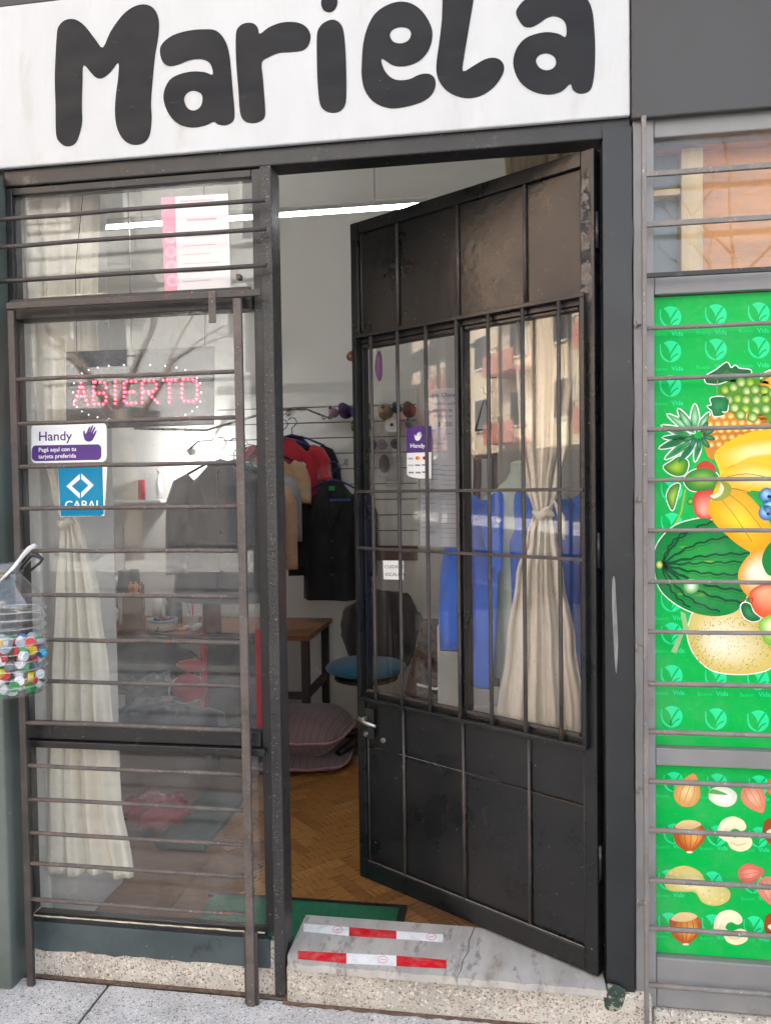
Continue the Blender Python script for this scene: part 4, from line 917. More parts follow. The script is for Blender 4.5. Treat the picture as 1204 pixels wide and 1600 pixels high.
# ---- thread cones on the panel
def cone_prof(h=.11, r=.032): return [(r * .92, 0), (r, .006), (r * 1.05, h * .15), (r * .62, h * .92), (r * .5, h * .96), (r * .3, h * .96), (r * .3, h)]
def spool(x, y, col, label, Y=2.44, h=.11, r=.032, kind='cone', tilt=78, cat='thread', grp='thread cones hung on the slatted panel'):
    c = at(x, y, Y); mt = M('thread', lin(*col), .7, var=.2, scale=30, bump=.4, bscale=220, stretch=(1, 1, 6))
    t = thing('thread_cone', label, cat, (c.x, c.y, c.z), group=grp)
    R_ = Matrix.Rotation(math.radians(tilt), 4, 'X')
    if kind == 'cone': MB().lathe(cone_prof(h, r), c, 18, R_).build('thread', mt, t); MB().lathe([(r * .28, h * .9), (r * .28, h + .006)], c, 12, R_).build('core', m_blackp, t)
    else:
        MB().lathe([(r, 0), (r, .03)], c, 24, R_).build('thread', mt, t); MB().lathe([(r * .22, -.002), (r * .22, .034)], c, 12, R_).build('core', m_blackp, t)
    MB().tube([c + Vector((0, .0, .0)), c + Vector((0, .11, .0))], .003, 6).build('peg', m_steel, t)
spool(522, 646, (196, 168, 190), 'pale pink thread cone beside the metal hook', r=.030)
spool(541, 645, (70, 42, 92), 'deep purple thread cone left of the door edge', r=.040, h=.13)
spool(556, 648, (52, 66, 150), 'blue thread cone just left of the door edge', r=.026)
spool(557, 669, (118, 122, 60), 'olive green thread cone just left of the door edge', r=.030)
spool(574, 640, (92, 110, 112), 'grey green thread cone behind the first door bar', r=.034)
spool(574, 664, (66, 78, 92), 'slate blue thread cone below the grey green one', r=.034)
spool(603, 646, (168, 146, 112), 'large beige thread cone behind the door glass', r=.044, h=.13)
spool(621, 640, (40, 110, 124), 'teal thread cone between the beige and brown ones', r=.028)
spool(640, 643, (128, 74, 68), 'reddish brown thread cone above the purple sticker', r=.040, h=.13)
spool(613, 665, (232, 232, 232), 'flat white thread disc behind the door glass', r=.045, kind='disc', tilt=85)
spool(640, 664, (110, 170, 156), 'mint green thread spool just above the purple sticker', r=.024)
spool(576, 695, (48, 52, 56), 'black thread disc behind the left door bar', r=.045, kind='disc', tilt=85)
spool(597, 695, (128, 112, 120), 'mauve spool with pink centre under the white disc', r=.030, kind='disc', tilt=85)
spool(618, 694, (84, 86, 90), 'dark grey thread disc right of the mauve spool', r=.028, kind='disc', tilt=85)
def hook(x, y, label, Y=2.53):
    c = at(x, y, Y); t = thing('wall_hook', label, 'hook', (c.x, c.y, c.z), group='metal hooks on the slatted panel')
    MB().box(c.x - .012, c.x + .012, c.y - .004, c.y, c.z - .02, c.z + .02).build('plate', m_steel, t, bevel=.001)
    MB().tube([c, c + Vector((-.005, -.10, -.02)), c + Vector((-.008, -.17, -.035)), c + Vector((-.01, -.18, -.01))], .004, 6).build('arm', m_steel, t)
hook(516, 650, 'bent metal hook left of the pale pink thread cone'); hook(541, 722, 'metal hook above the black jacket'); hook(450, 645, 'metal hook holding the hanging clothes beside the mullion')
# packets of elastic under the spools
m_pack = GLASS('clear_packet', .10, f0=.05, dcol=(.8, .8, .8))
for k, (x, y, c_) in enumerate(((600, 722, (48, 50, 52)), (616, 735, (176, 170, 164)))):
    c = at(x, y, 2.47); t = thing('packet', ('clear packet of black elastic below the mauve spool', 'clear packet of pale tape right of the black elastic')[k], 'packet', (c.x, c.y, c.z))
    MB().box(c.x - .05, c.x + .05, c.y - .006, c.y + .006, c.z - .09, c.z + .08).build('bag', m_pack, t, bevel=.003)
    MB().ell(c + Vector((0, 0, -.01)), (.032, .005, .055), 14, 8).build('elastic', cloth('elastic', lin(*c_)), t)

# ---- hanging clothes
def garment(name, label, cat, c, w, h, dep, mat, rz=0, sleeves=True, collar=True, hanger=None, folds=6, seed=0, hem=1.12, group=None, sl=.80):
    """a coat on a hanger: c = neck point, w = shoulder width, h = length, dep = thickness; own frame, front to -Y"""
    c = Vector(c); t = thing(name, label, cat, c, rz, group)
    def body(u, v):
        a = 2 * math.pi * u; k = 1 - v      # k: 0 neck .. 1 hem
        sh = min(1, (k / .13) ** .85) if k < .13 else 1
        wx = (w / 2 * .24 + (w / 2 * (.92 if sleeves else 1) - w / 2 * .24) * sh) * (1 + (hem - 1) * max(0, (k - .1)) / .9); wy = dep / 2 * (.55 + .45 * min(1, k / .2)) * (1 + .25 * k)
        f = 1 + .17 * k * math.sin(folds * a + seed + 1.5 * k) + .06 * noise.noise((math.cos(a) * 1.5, k * 4, seed)) + .10 * noise.noise((math.cos(a) * 5, math.sin(a) * 3, k * 2.5 + seed))
        drop = .07 * w * abs(math.cos(a)) * min(1, k / .05) if k < .3 else .07 * w * abs(math.cos(a))
        return (wx * math.copysign(abs(math.cos(a)) ** .8, math.cos(a)), wy * f * math.sin(a), -h * k - drop * (1 - k) * 1.4)
    MB().grid(body, 48, 34, wrap=True).build('body', mat, t)
    if sleeves:
        for s_ in (-1, 1):
            MB().tube([(s_ * w * .34, 0, -.10 * h - .015), (s_ * w * .44, -.005, -.16 * h - .01), (s_ * w * .505, -.015, -.30 * h), (s_ * w * .53, -.03, -.5 * h), (s_ * w * .535, -.05, -h * sl * .9), (s_ * w * .53, -.055, -h * sl)], [dep * .26, dep * .38, dep * .39, dep * .34, dep * .31, dep * .32], 14).build('sleeve', mat, t)
    if collar:
        MB().tube([(w * .12 * math.cos(a), dep * .30 * math.sin(a), -.012 - .03 * max(0, -math.sin(a))) for a in [2 * math.pi * k / 16 for k in range(16)]], .018, 8, closed=True).build('collar', mat, t)
    if sleeves and collar:
        yf = lambda z: -(dep / 2 * (.55 + .45 * min(1, -z / h / .2)) * (1 - .25 * z / h)) * 1.06
        MB().tube([(0.006 * math.sin(k * 1.7), yf(-h * k / 12) - .002, -h * k / 12) for k in range(1, 13)], .0035, 6, flat=.6).build('front_edge', mat, t)
        for s_ in (-1, 1):
            MB().slab(smooth([(.015, -.02), (.075 * w / .4, -.05), (.085 * w / .4, -.11), (.045, -.19), (.004, -.27), (.004, -.10)], 3), (), lambda u, v, w_, s_=s_: Vector((s_ * u, yf(v) - .004 - w_, v)), .005).build('lapel', mat, t, bevel=.0015)
        for k in range(3): MB().lathe([(.009, 0), (.009, .004)], (.014, yf(-h * (.5 + .14 * k)) - .008, -h * (.5 + .14 * k)), 10, Matrix.Rotation(math.radians(-90), 4, 'X')).build('button', m_blackp, t)
    if hanger:
        hg = thing('clothes_hanger', hanger[1], 'hanger', c, rz)
        MB().tube([(-w * .42, 0, -.055), (-w * .2, 0, -.012), (0, 0, .01), (w * .2, 0, -.012), (w * .42, 0, -.055)], .006, 8).build('arms', hanger[0], hg)
        MB().tube([(0, 0, .008), (0, 0, .05), (.018, 0, .066), (.030, 0, .085), (.018, 0, .108), (-.004, 0, .112), (-.020, 0, .098)], .003, 6).build('hook', hanger[0], hg)
    return t
m_bluep = M('blue_plastic', lin(44, 60, 140), .35); m_teal = M('teal_plastic', lin(40, 120, 106), .35)
# black jacket in the doorway, facing out
c = at(520, 752, 2.24); bj = garment('black_jacket', 'black jacket with green tag hanging in the doorway', 'jacket', c, .36, .66, .19, m_blackcloth, hanger=(m_bluep, 'blue plastic hanger holding the black jacket'), seed=1, hem=1.08)
q = at(518, 763, 2.12) - c; MB().box(q.x - .016, q.x + .016, q.y - .002, q.y, q.z - .012, q.z + .012).build('size_tag', M('green_tag', lin(20, 130, 80), .5), bj, label='small green tag at the collar')
q = at(531, 781, 2.10) - c; MB().box(q.x - .058, q.x + .058, q.y - .002, q.y, q.z - .007, q.z + .007).build('label_strip', M('blue_strip', lin(40, 60, 130), .5), bj, label='blue strip across the chest')
# clothes on the wall arm, seen from the side
hangrp = 'clothes on the wall arm beside the mullion'
for x, y, Y, w, h, mt, lb, nm, rz in (
    (456, 682, 2.42, .46, .60, m_blackcloth, 'black coat hanging rearmost beside the slatted panel', 'coat', .35),
    (442, 686, 2.30, .44, .46, m_redcloth, 'crimson jacket hanging in front of the rear black coat', 'jacket', .32),
    (420, 708, 2.16, .36, .52, m_tan, 'tan pleated blouse hanging beside the mullion', 'blouse', .25)):
    garment(nm, lb, 'clothing', at(x, y, Y), w, h, .13, mt, rz, hanger=(m_dark if 'tan' in lb else m_bluep, {'b': 'blue hanger of the rear black coat', 'c': 'blue hanger of the crimson jacket', 't': 'dark hanger of the tan blouse'}[lb[0]]), seed=len(lb), folds=14 if 'tan' in lb else 6, sl=.55, group=hangrp)
m_pat = M('patterned_cloth', lin(70, 66, 120), .8, var=.1, specks=((lin(200, 196, 205), 60, .52, .58), (lin(30, 30, 60), 40, .58, .66)))
garment('patterned_shirt', 'blue and white patterned shirt between the crimson jacket and tan blouse', 'shirt', at(426, 700, 2.23), .37, .42, .06, m_pat, .3, sleeves=False, group=hangrp)
# quilted jacket and grey one whose sleeves show
c = at(400, 745, 1.90); garment('quilted_jacket', 'pale tan quilted jacket half hidden by the mullion', 'jacket', c, .30, .50, .15, m_puff, .35, seed=4, sl=.98)
c = at(410, 735, 2.02); garment('grey_jacket', 'grey shiny jacket behind the pale quilted one', 'jacket', c, .30, .42, .14, m_greyc, .35, seed=6, sl=.92)
# clothes rail behind the left window
RZ = at(360, 712, 1.35).z
rl = thing('clothes_rail', 'thin metal clothes rail behind the left window', 'rail', (-1.3, 1.35, FZ))
a, b_ = at(322, 672, 1.35), at(432, 640, 1.75)
MB().tube([a + Vector((-.25, -.2, .0)), a, b_, b_ + Vector((.1, .2, .02))], .006, 8).build('pole', m_steel, rl)
MB().tube([b_ + Vector((.1, .2, .02)), b_ + Vector((.1, .9, .02))], .006, 8).build('wall_arm', m_steel, rl)
MB().tube([a + Vector((-.25, -.2, .0)), Vector((a.x - .25, a.y - .2, 3.1))], .003, 6).build('ceiling_wire', m_steel, rl)
for x, y, Y, w, h, mt, lb, rz, hm in (
    (344, 722, 1.30, .36, .62, m_charcoal, 'long charcoal coat hanging nearest behind the left window', .2, 1.35),
    (366, 722, 1.48, .32, .66, m_browng, 'brown grey coat hanging right of the charcoal one', .3, 1.25),
    (380, 724, 1.62, .28, .58, m_navy, 'navy coat hanging beside the brown grey coat', .35, 1.2),
    (388, 728, 1.78, .26, .60, m_tan, 'beige coat hanging deepest on the rail by the mullion', .35, 1.2)):
    garment('coat', lb, 'coat', at(x, y, Y), w, h, .15, mt, rz, hanger=({'l': m_dark, 'b': m_teal, 'n': m_whitep}[lb[0]], {'long': 'dark hanger of the charcoal coat', 'brow': 'teal hanger of the brown grey coat', 'navy': 'white hanger of the navy coat', 'beig': 'teal hanger of the beige coat'}[lb[:4]]), seed=Y * 9, hem=hm, group='coats on the rail behind the left window')

# ---- sewing table
TY0, TY1 = 1.85, 2.40
tzz = at(250, 990, TY0).z; xl, xr = at(120, 990, TY0).x, at(483, 990, TY0).x
m_tab = M('brown_table_board', lin(128, 80, 52), .4, var=.2, scale=6, stretch=(6, 1, 1)); m_tabl = M('dark_table_leg', lin(48, 40, 36), .5)
tb = thing('sewing_table', 'brown work table with dark legs at the back of the shop', 'table', ((xl + xr) / 2, 2.1, FZ))
MB().box(xl, xr, TY0, TY1, tzz - .028, tzz).build('table_top', m_tab, tb, bevel=.003)
for x in (xl + .04, xr - .035):
    for y in (TY0 + .05, TY1 - .05): MB().box(x - .02, x + .02, y - .02, y + .02, FZ, tzz - .029).build('leg', m_tabl, tb, bevel=.002)
    MB().box(x - .015, x + .015, TY0 + .072, TY1 - .072, FZ + .30, FZ + .335).build('stretcher', m_tabl, tb)
MB().box(xl + .062, xr - .057, TY0 + .034, TY0 + .064, FZ + .30, FZ + .335).build('stretcher', m_tabl, tb)
def onT(x, Y): return Vector((at(x, 985, Y).x, Y, tzz + .0005))
def lathe_thing(name, label, cat, c, prof, mat, n=20, extra=()):
    t = thing(name, label, cat, c)
    MB().lathe(prof, c, n).build('body', mat, t)
    for nm, pr, mt in extra: MB().lathe(pr, c, n).build(nm, mt, t)
    return t
m_kraft = M('kraft_paper', lin(142, 104, 74), .8, var=.12, bump=.5, bscale=30); m_orange = M('orange_thread', lin(214, 122, 52), .7); m_brownt = M('brown_thread', lin(126, 76, 52), .7)
c = onT(209, 1.95); kb = thing('paper_bag', 'brown paper bag holding orange thread on the table', 'bag', c)
MB().grid(lambda u, v: (c.x + (.052 + .010 * (1 - v)) * math.copysign(abs(math.cos(2*math.pi*u)) ** .5, math.cos(2*math.pi*u)) + .004 * noise.noise((u * 6, v * 5, 0)), c.y + .035 * math.copysign(abs(math.sin(2*math.pi*u)) ** .5, math.sin(2*math.pi*u)), c.z + .20 * v + (.006 * math.sin(u * 40) if v > .98 else 0)), 32, 12, wrap=True).build('paper', m_kraft, kb, solid=.001)
MB().box(c.x - .05, c.x + .05, c.y - .032, c.y + .032, c.z + .0, c.z + .004).build('bottom', m_kraft, kb)
for x, mt, lb in ((204, m_orange, 'tan orange thread spool sticking out of the paper bag'), (212, M('bright_orange_thread', lin(232, 140, 50), .7), 'bright orange thread spool sticking out of the paper bag'), (222, m_brownt, 'thin brown spool at the right edge of the paper bag')):
    q = at(x, 920, 1.95); lathe_thing('thread_spool', lb, 'thread', Vector((q.x, 1.95, tzz + .10)), [(.013, 0), (.013, .15), (.006, .152), (.006, .165)], mt, 12)
for x, Y, lb in ((196, 2.10, 'black thread cone left behind the paper bag'), (211, 2.14, 'taller black thread cone right behind the paper bag')):
    c = onT(x, Y); lathe_thing('thread_cone', lb, 'thread', c, [(.030, 0), (.034, .01), (.036, .20), (.030, .21)], m_whitep, 16, (('thread', [(.037, .17), (.040, .18), (.032, .31 if '196' else .3), (.012, .315)], M('black_green_thread', lin(38, 44, 44), .7)),))
c = onT(246, 2.2); lathe_thing('white_spool', 'white cylinder spool behind the biscuit tin', 'thread', c, [(.028, 0), (.028, .15), (.012, .152), (.012, .165)], m_whitep, 16)
m_tin = M('printed_tin', lin(206, 196, 176), .35, var=.1, specks=((lin(96, 58, 40), 45, .56, .62), (lin(190, 110, 60), 60, .6, .66))); m_tinlid = M('blue_tin_rim', lin(150, 182, 196), .35, .2)
c = onT(254, 1.96); tn = thing('biscuit_tin', 'open round printed tin with pale blue rim on the table', 'tin', c)
MB().lathe([(.078, 0), (.080, .004), (.080, .045)], c, 28).build('body', m_tin, tn)
MB().lathe([(.081, .046), (.083, .050), (.083, .060), (.078, .061), (.076, .048)], c, 28, caps=False).build('rim', m_tinlid, tn)
for k in range(9):
    t = k * 2.4; q = c + Vector((.05 * math.cos(t) * (k % 3 + 1) / 3, .05 * math.sin(t) * (k % 3 + 1) / 3, .050)); MB().lathe([(.014, 0), (.014, .018)], q, 10).build('button_spool', (m_redcloth, m_navy, m_brownt)[k % 3], tn)
c = onT(272, 2.15); lathe_thing('jar', 'dark glass jar behind the biscuit tin', 'jar', c, [(.045, 0), (.048, .01), (.048, .11), (.040, .125), (.042, .135), (.042, .155)], M('dark_jar', lin(48, 50, 52), .25), 20)
c = onT(303, 2.02); cu = thing('cup', 'white cup full of tools on a saucer on the table', 'cup', c)
MB().lathe([(.02, 0), (.055, .006), (.06, .012), (.03, .010), (.028, .016), (.036, .06), (.040, .075), (.036, .075), (.030, .03)], c, 22).build('body', m_whitep, cu)
for k, (dx, mt) in enumerate(((-.02, m_steel), (-.006, m_redp), (.01, m_whitep), (.02, m_whitep))): MB().tube([c + Vector((dx * .4, 0, .03)), c + Vector((dx * 1.8, .005 * k, .14 + .01 * k))], .004, 6).build('tool', mt, cu)
c = onT(288, 1.92); sc = thing('screwdriver', 'small tool with yellow orange handle on the table edge', 'tool', c)
MB().tube([c + Vector((-.04, 0, .009)), c + Vector((.012, 0, .009))], .009, 8).build('handle', M('amber_handle', lin(214, 150, 50), .35), sc); MB().tube([c + Vector((.012, 0, .009)), c + Vector((.07, .01, .009))], .003, 6).build('shaft', m_steel, sc)
c = onT(308, 1.93); MB().ell(c + Vector((0, 0, .022)), (.030, .022, .022), 14, 8, fn=lambda v: v + Vector((.01 * math.sin(v.z * 90), 0, 0))).build('cloth_scrap', cloth('white_scrap', lin(222, 222, 218)), label='crumpled white cloth scrap at the table end', cat='cloth')
c = onT(331, 1.90); lathe_thing('jar', 'tall brown jar with flat red lid in front of the coats', 'jar', c, [(.045, 0), (.05, .01), (.046, .20), (.036, .30), (.034, .318)], M('brown_plastic_jar', lin(120, 60, 46), .4, var=.2), 18, (('lid', [(.044, .320), (.046, .325), (.046, .350), (.042, .353)], m_redp),))
# sewing machine heap and wires
q = at(210, 770, 2.42); sh = thing('wall_shelf', 'white wall shelf with bottles above the work table', 'shelf', (q.x, 2.5, q.z - .05))
MB().box(q.x - .14, q.x + .17, 2.42, 2.555, q.z - .062, q.z - .045).build('board', m_whitep, sh, bevel=.002)
for x, lb, prof, mt in ((221, 'crimson spool on the wall shelf', [(.022, 0), (.022, .12), (.01, .125)], m_redcloth), (235, 'clear jar with pink lid on the wall shelf', [(.03, 0), (.03, .13), (.032, .132), (.032, .16)], m_pack), (249, 'white spray bottle with green base on the wall shelf', [(.022, 0), (.022, .11), (.009, .14), (.009, .17), (.014, .17), (.014, .19)], m_whitep)):
    p_ = at(x, 760, 2.47); lathe_thing('bottle', lb, 'bottle', Vector((p_.x, 2.47, q.z - .0445)), prof, mt, 16)
m_mach = M('cream_machine', lin(206, 202, 190), .35)
p_ = onT(190, 2.2); p_.x -= .12
sm = thing('sewing_machine', 'pale overlock sewing machine at the left end of the work table', 'sewing machine', p_)
MB().box(p_.x - .16, p_.x + .12, p_.y - .10, p_.y + .10, p_.z, p_.z + .09).build('base', m_mach, sm, bevel=.02)
MB().box(p_.x + .02, p_.x + .12, p_.y - .08, p_.y + .08, p_.z + .091, p_.z + .26).build('column', m_mach, sm, bevel=.025)
MB().box(p_.x - .16, p_.x + .018, p_.y - .07, p_.y + .07, p_.z + .18, p_.z + .27).build('arm', m_mach, sm, bevel=.025)
MB().tube([(p_.x + .124, p_.y, p_.z + .2), (p_.x + .15, p_.y, p_.z + .2)], .05, 18).build('hand_wheel', m_blackp, sm)
for dx in (-.1, -.03, .04, .1): MB().tube([(p_.x + dx, p_.y + .09, p_.z + .02), (p_.x + dx, p_.y + .09, p_.z + .55)], .0025, 6).build('thread_stand', m_dark, sm)

# ---- under and before the table
q0 = at(316, 1120, 1.62); zb = FZ; xa, xb = at(318, 1100, 1.6).x, at(413, 1100, 1.6).x; zt = at(400, 985, 1.6).z
bx_ = thing('storage_case', 'black case with bright red sides in front of the table', 'case', ((xa + xb) / 2, 1.65, zb))
MB().box(xa + .022, xb - .034, 1.60, 1.74, zb + .18, zt - .04).build('body', m_blackcloth, bx_, bevel=.01)
MB().box(xa, xa + .021, 1.57, 1.75, zb + .16, zt - .06).build('side_board', m_redp, bx_, bevel=.004)
MB().box(xb - .033, xb, 1.57, 1.75, zb + .16, zt + .01).build('side_board', m_redp, bx_, bevel=.004)
MB().box(xa + .022, xb - .034, 1.58, 1.74, zb + .145, zb + .178).build('bottom_board', m_redp, bx_, bevel=.003)
for x in (xa + .02, xb - .02): MB().box(x - .015, x + .015, 1.60, 1.72, zb, zb + .144).build('foot', m_blackp, bx_)
c = at(295, 1075, 1.45); bg_ = thing('red_bag', 'crumpled red bag with white piping on the heap', 'bag', (c.x, c.y, c.z - .09))
MB().ell(c, (.085, .06, .07), 22, 14, fn=lambda v: v * (1 + .18 * noise.noise(v * 14))).build('body', m_redcloth, bg_)
MB().tube([c + Vector((.080 * math.cos(a), -.045 + .01 * math.sin(a * 3), .064 * math.sin(a))) for a in [2.0 + 3.6 * k / 16 for k in range(17)]], .0022, 6).build('piping', m_whitep, bg_)
c2 = at(300, 1040, 1.5); MB().ell(c2, (.075, .05, .03), 20, 10, fn=lambda v: v * (1 + .3 * noise.noise(v * 20))).build('flap', m_redcloth, bg_); 
hc = at(245, 1120, 1.42); hp = MB().ell(Vector((hc.x, 1.5, hc.z - .06)), (.30, .16, .10), 36, 20, fn=lambda v: v * (1 + .22 * noise.noise(v * 9)) + Vector((0, 0, .02 * noise.noise(v * 25))))
hp.build('clothes_heap', cloth('blue_grey_cloth', lin(66, 76, 88), .3), label='heap of blue grey cloth below the red bag', cat='cloth heap')
MB().ell(at(230, 1040, 1.75), (.26, .12, .16), 36, 20, fn=lambda v: v * (1 + .25 * noise.noise(v * 8))).build('dark_bags', M('black_bags', lin(38, 37, 38), .45, bump=.6, bscale=20), label='dark bags heaped under the work table', cat='bags')
m_film = GLASS('clear_film', .22, f0=.10, dcol=(.8, .85, .9), dscale=14)
fc = at(235, 1090, 1.26)
MB().grid(lambda u, v: (fc.x - .10 + .20 * u + .02 * noise.noise((u * 5, v * 5, 1)), fc.y + .03 * noise.noise((u * 7, v * 7, 2)), fc.z - .09 + .17 * v + .05 * u + .02 * noise.noise((u * 6, v * 4, 5))), 16, 14).build('plastic_film', m_film, label='crumpled clear plastic film over the cloth heap', cat='plastic bag')
# low green box with a red bag
gz = at(200, 1312, .80).z; ga, gb = at(95, 1312, .80).x, at(318, 1312, .80).x
lb_ = thing('low_box', 'low dark green box just inside the left window', 'box', ((ga + gb) / 2, 1.0, FZ))
m_dgreen = M('dark_green_board', lin(44, 66, 60), .6, var=.12)
MB().box(max(ga, -1.36), gb, .80, 1.30, FZ, gz - .02).build('body', m_dgreen, lb_, bevel=.005); MB().box(max(ga, -1.365), gb + .006, .792, 1.306, gz - .019, gz).build('lid', m_dgreen, lb_, bevel=.004)
c = at(245, 1280, .98); rb = MB().ell(Vector((c.x, .98, gz + .045)), (.165, .11, .055), 40, 24, fn=lambda v: v * (1 + .25 * noise.noise(v * 11)) + Vector((0, 0, .022 * noise.noise(v * 34))))
rb.build('red_plastic_bag', M('red_film', lin(140, 16, 26), .3, var=.2, bump=.8, bscale=30), label='crinkled dark red plastic bag on the low green box', cat='bag')

# ---- striped cushions
m_str = bpy.data.materials.new('striped_cushion'); m_str.use_nodes = True
nt = m_str.node_tree; pb = nt.nodes['Principled BSDF']; tc = N(nt, 'ShaderNodeTexCoord'); wv = N(nt, 'ShaderNodeTexWave', Scale=9.0, Distortion=.15); nt.links.new(tc.outputs['Object'], wv.inputs['Vector'])
cr = nt.nodes.new('ShaderNodeValToRGB'); nt.links.new(wv.outputs[0], cr.inputs[0]); cr.color_ramp.interpolation = 'CONSTANT'
cr.color_ramp.elements[0].color = (*lin(112, 90, 96), 1); cr.color_ramp.elements[1].position = .62; cr.color_ramp.elements[1].color = (*lin(142, 116, 112), 1)
e = cr.color_ramp.elements.new(.82); e.color = (*lin(134, 116, 84), 1); e = cr.color_ramp.elements.new(.93); e.color = (*lin(100, 80, 86), 1)
nt.links.new(cr.outputs[0], pb.inputs['Base Color']); pb.inputs['Roughness'].default_value = .75; pb.inputs['Sheen Weight'].default_value = .3
cc = atz(478, 1195, FZ)
for k, (dz, sz, lb) in enumerate(((.0, .055, 'lower striped mauve cushion flat on the floor'), (.085, .115, 'upper striped mauve cushion with pink piping'))):
    c = Vector((cc.x - .05, 1.82, FZ + dz + sz * .75)); t = thing('cushion', lb, 'cushion', (c.x, c.y, FZ + dz), .12 - k * .2); t.location.z = c.z; OFF[t] = Vector((0, 0, 0))
    def sq(v, sz=sz):
        n_ = Vector((math.copysign(abs(v.x / .27) ** .55, v.x) * .27, math.copysign(abs(v.y / .24) ** .55, v.y) * .24, v.z)); e_ = max(abs(n_.x) / .27, abs(n_.y) / .24); n_.z *= (1 - .55 * e_ ** 3); n_.z += .008 * noise.noise(n_ * 9); return n_
    MB().ell((0, 0, 0), (.27, .24, sz), 40, 18, fn=sq).build('cover', m_str, t)
    MB().tube([sq(Vector((.272 * math.cos(a), .242 * math.sin(a), 0))) for a in [2 * math.pi * j / 60 for j in range(60)]], .006, 6, closed=True).build('piping', cloth('pink_piping', lin(160, 118, 124)), t)

# ---- office chair with jacket over its back
m_seat = cloth('blue_seat_cloth', lin(22, 92, 118), .1)
sc_ = at(572, 1042, 1.98); cz = sc_.z
oc = thing('office_chair', 'office chair with blue seat by the back wall', 'chair', (sc_.x, 1.98, FZ))
MB().ell((sc_.x, 1.98, cz), (.215, .20, .045), 32, 14, fn=lambda v: Vector((math.copysign(abs(v.x / .215) ** .85, v.x) * .215, v.y, v.z))).build('seat', m_seat, oc)
MB().lathe([(.17, cz - .06), (.17, cz - .04)], (sc_.x, 1.98, 0), 20).build('seat_plate', m_blackp, oc)
MB().lathe([(.03, FZ + .09), (.03, cz - .2), (.022, cz - .2), (.022, cz - .06)], (sc_.x, 1.98, 0), 14).build('gas_column', m_blackp, oc)
for k in range(5):
    t = 2 * math.pi * k / 5 + .55; ex = Vector((sc_.x + .27 * math.cos(t), 1.98 + .27 * math.sin(t), FZ + .075))
    MB().tube([(sc_.x, 1.98, FZ + .11), ex], [.026, .018], 8).build('base_leg', m_blackp, oc)
    cs = MB().tube([ex + Vector((-.012, 0, -.045)), ex + Vector((.012, 0, -.045))], .028, 14).build('caster', m_blackp, oc); MB().tube([ex, ex + Vector((0, 0, -.03))], .008, 6).build('caster_stem', m_blackp, cs)
MB().box(sc_.x + .03, sc_.x + .09, 2.19, 2.205, cz - .04, cz + .22).build('back_bracket', m_blackp, oc)
MB().ell((sc_.x + .06, 2.17, cz + .20), (.19, .03, .17), 24, 14).build('backrest', m_seat, oc)
MB().ell((sc_.x + .07, 2.14, cz + .16), (.235, .085, .225), 44, 28, fn=lambda v: v * (1 + .16 * noise.noise(v * 8) + .07 * noise.noise(v * 22)) + Vector((0, .01 * math.sin(v.x * 50), 0))).build('draped_jacket', cloth('dark_brown_cloth', lin(36, 26, 26)), label='dark brown jacket draped over the office chair back', cat='jacket')

# ---- patterned bag, orange lamp, handbag
m_leop = M('leopard_cloth', lin(92, 72, 60), .8, var=.2, specks=((lin(40, 32, 30), 38, .52, .58), (lin(128, 100, 78), 26, .62, .7)))
pc = at(672, 1085, 1.35)
pbg = thing('patterned_bag', 'brown mottled cloth bag standing behind the door glass', 'bag', (pc.x, 1.35, pc.z - .02))
hz = at(672, 968, 1.35).z - pc.z
MB().grid(lambda u, v: (pc.x + .03 * v + (.115 - .055 * v) * math.cos(2 * math.pi * u), 1.35 + (.07 - .05 * v) * math.sin(2 * math.pi * u) + .006 * noise.noise((u * 8, v * 5, 0)), pc.z + hz * v), 30, 14, wrap=True).build('body', m_leop, pbg, solid=.004)
MB().tube([(pc.x - .05, 1.28, pc.z + .06), (pc.x + .03, 1.27, pc.z + .045), (pc.x + .11, 1.28, pc.z + .07)], .006, 6).build('handle_loop', m_whitep, pbg)
MB().box(pc.x - .13, pc.x + .30, 1.26, 1.60, FZ, pc.z - .021).build('white_chest', m_whitep, label='white chest under the mottled bag behind the door glass', cat='chest', bevel=.006)
lc = at(701, 918, 1.30); lp = thing('orange_lamp', 'small glowing orange lamp beside the blue coat', 'lamp', (lc.x, 1.30, lc.z - .07))
MB().lathe([(.022, -.06), (.030, -.04), (.036, .0), (.030, .035), (.012, .05)], lc, 18).build('globe', EMIT('orange_glow', (1, .16, .04), .7), lp)
MB().lathe([(.03, -.16), (.045, -.13), (.045, -.065), (.024, -.0605)], lc, 16).build('stand', m_whitep, lp)
MB().box(lc.x - .05, lc.x + .08, 1.26, 1.38, pc.z - .0205, lc.z - .161).build('white_bottle_box', m_whitep, label='white carton under the orange lamp', cat='box', bevel=.004)
hb = at(752, 692, 1.70); hbt = thing('handbag', 'black handbag with long strap hanging behind the door glass', 'handbag', (hb.x, 1.70, hb.z - .08))
MB().box(hb.x - .032, hb.x + .05, 1.68, 1.73, hb.z - .075, hb.z + .065).build('body', m_blackcloth, hbt, bevel=.008)
ht = at(757, 618, 1.70); MB().tube([(hb.x - .028, 1.70, hb.z + .06), (ht.x, 1.70, ht.z), (hb.x + .048, 1.70, hb.z + .06)], .006, 6).build('strap', m_blackcloth, hbt)
MB().tube([(hb.x - .04, 1.69, hb.z - .06), (hb.x - .06, 1.69, hb.z - .01), (hb.x - .035, 1.69, hb.z + .05)], .012, 8).build('side_gusset', m_tan, hbt)
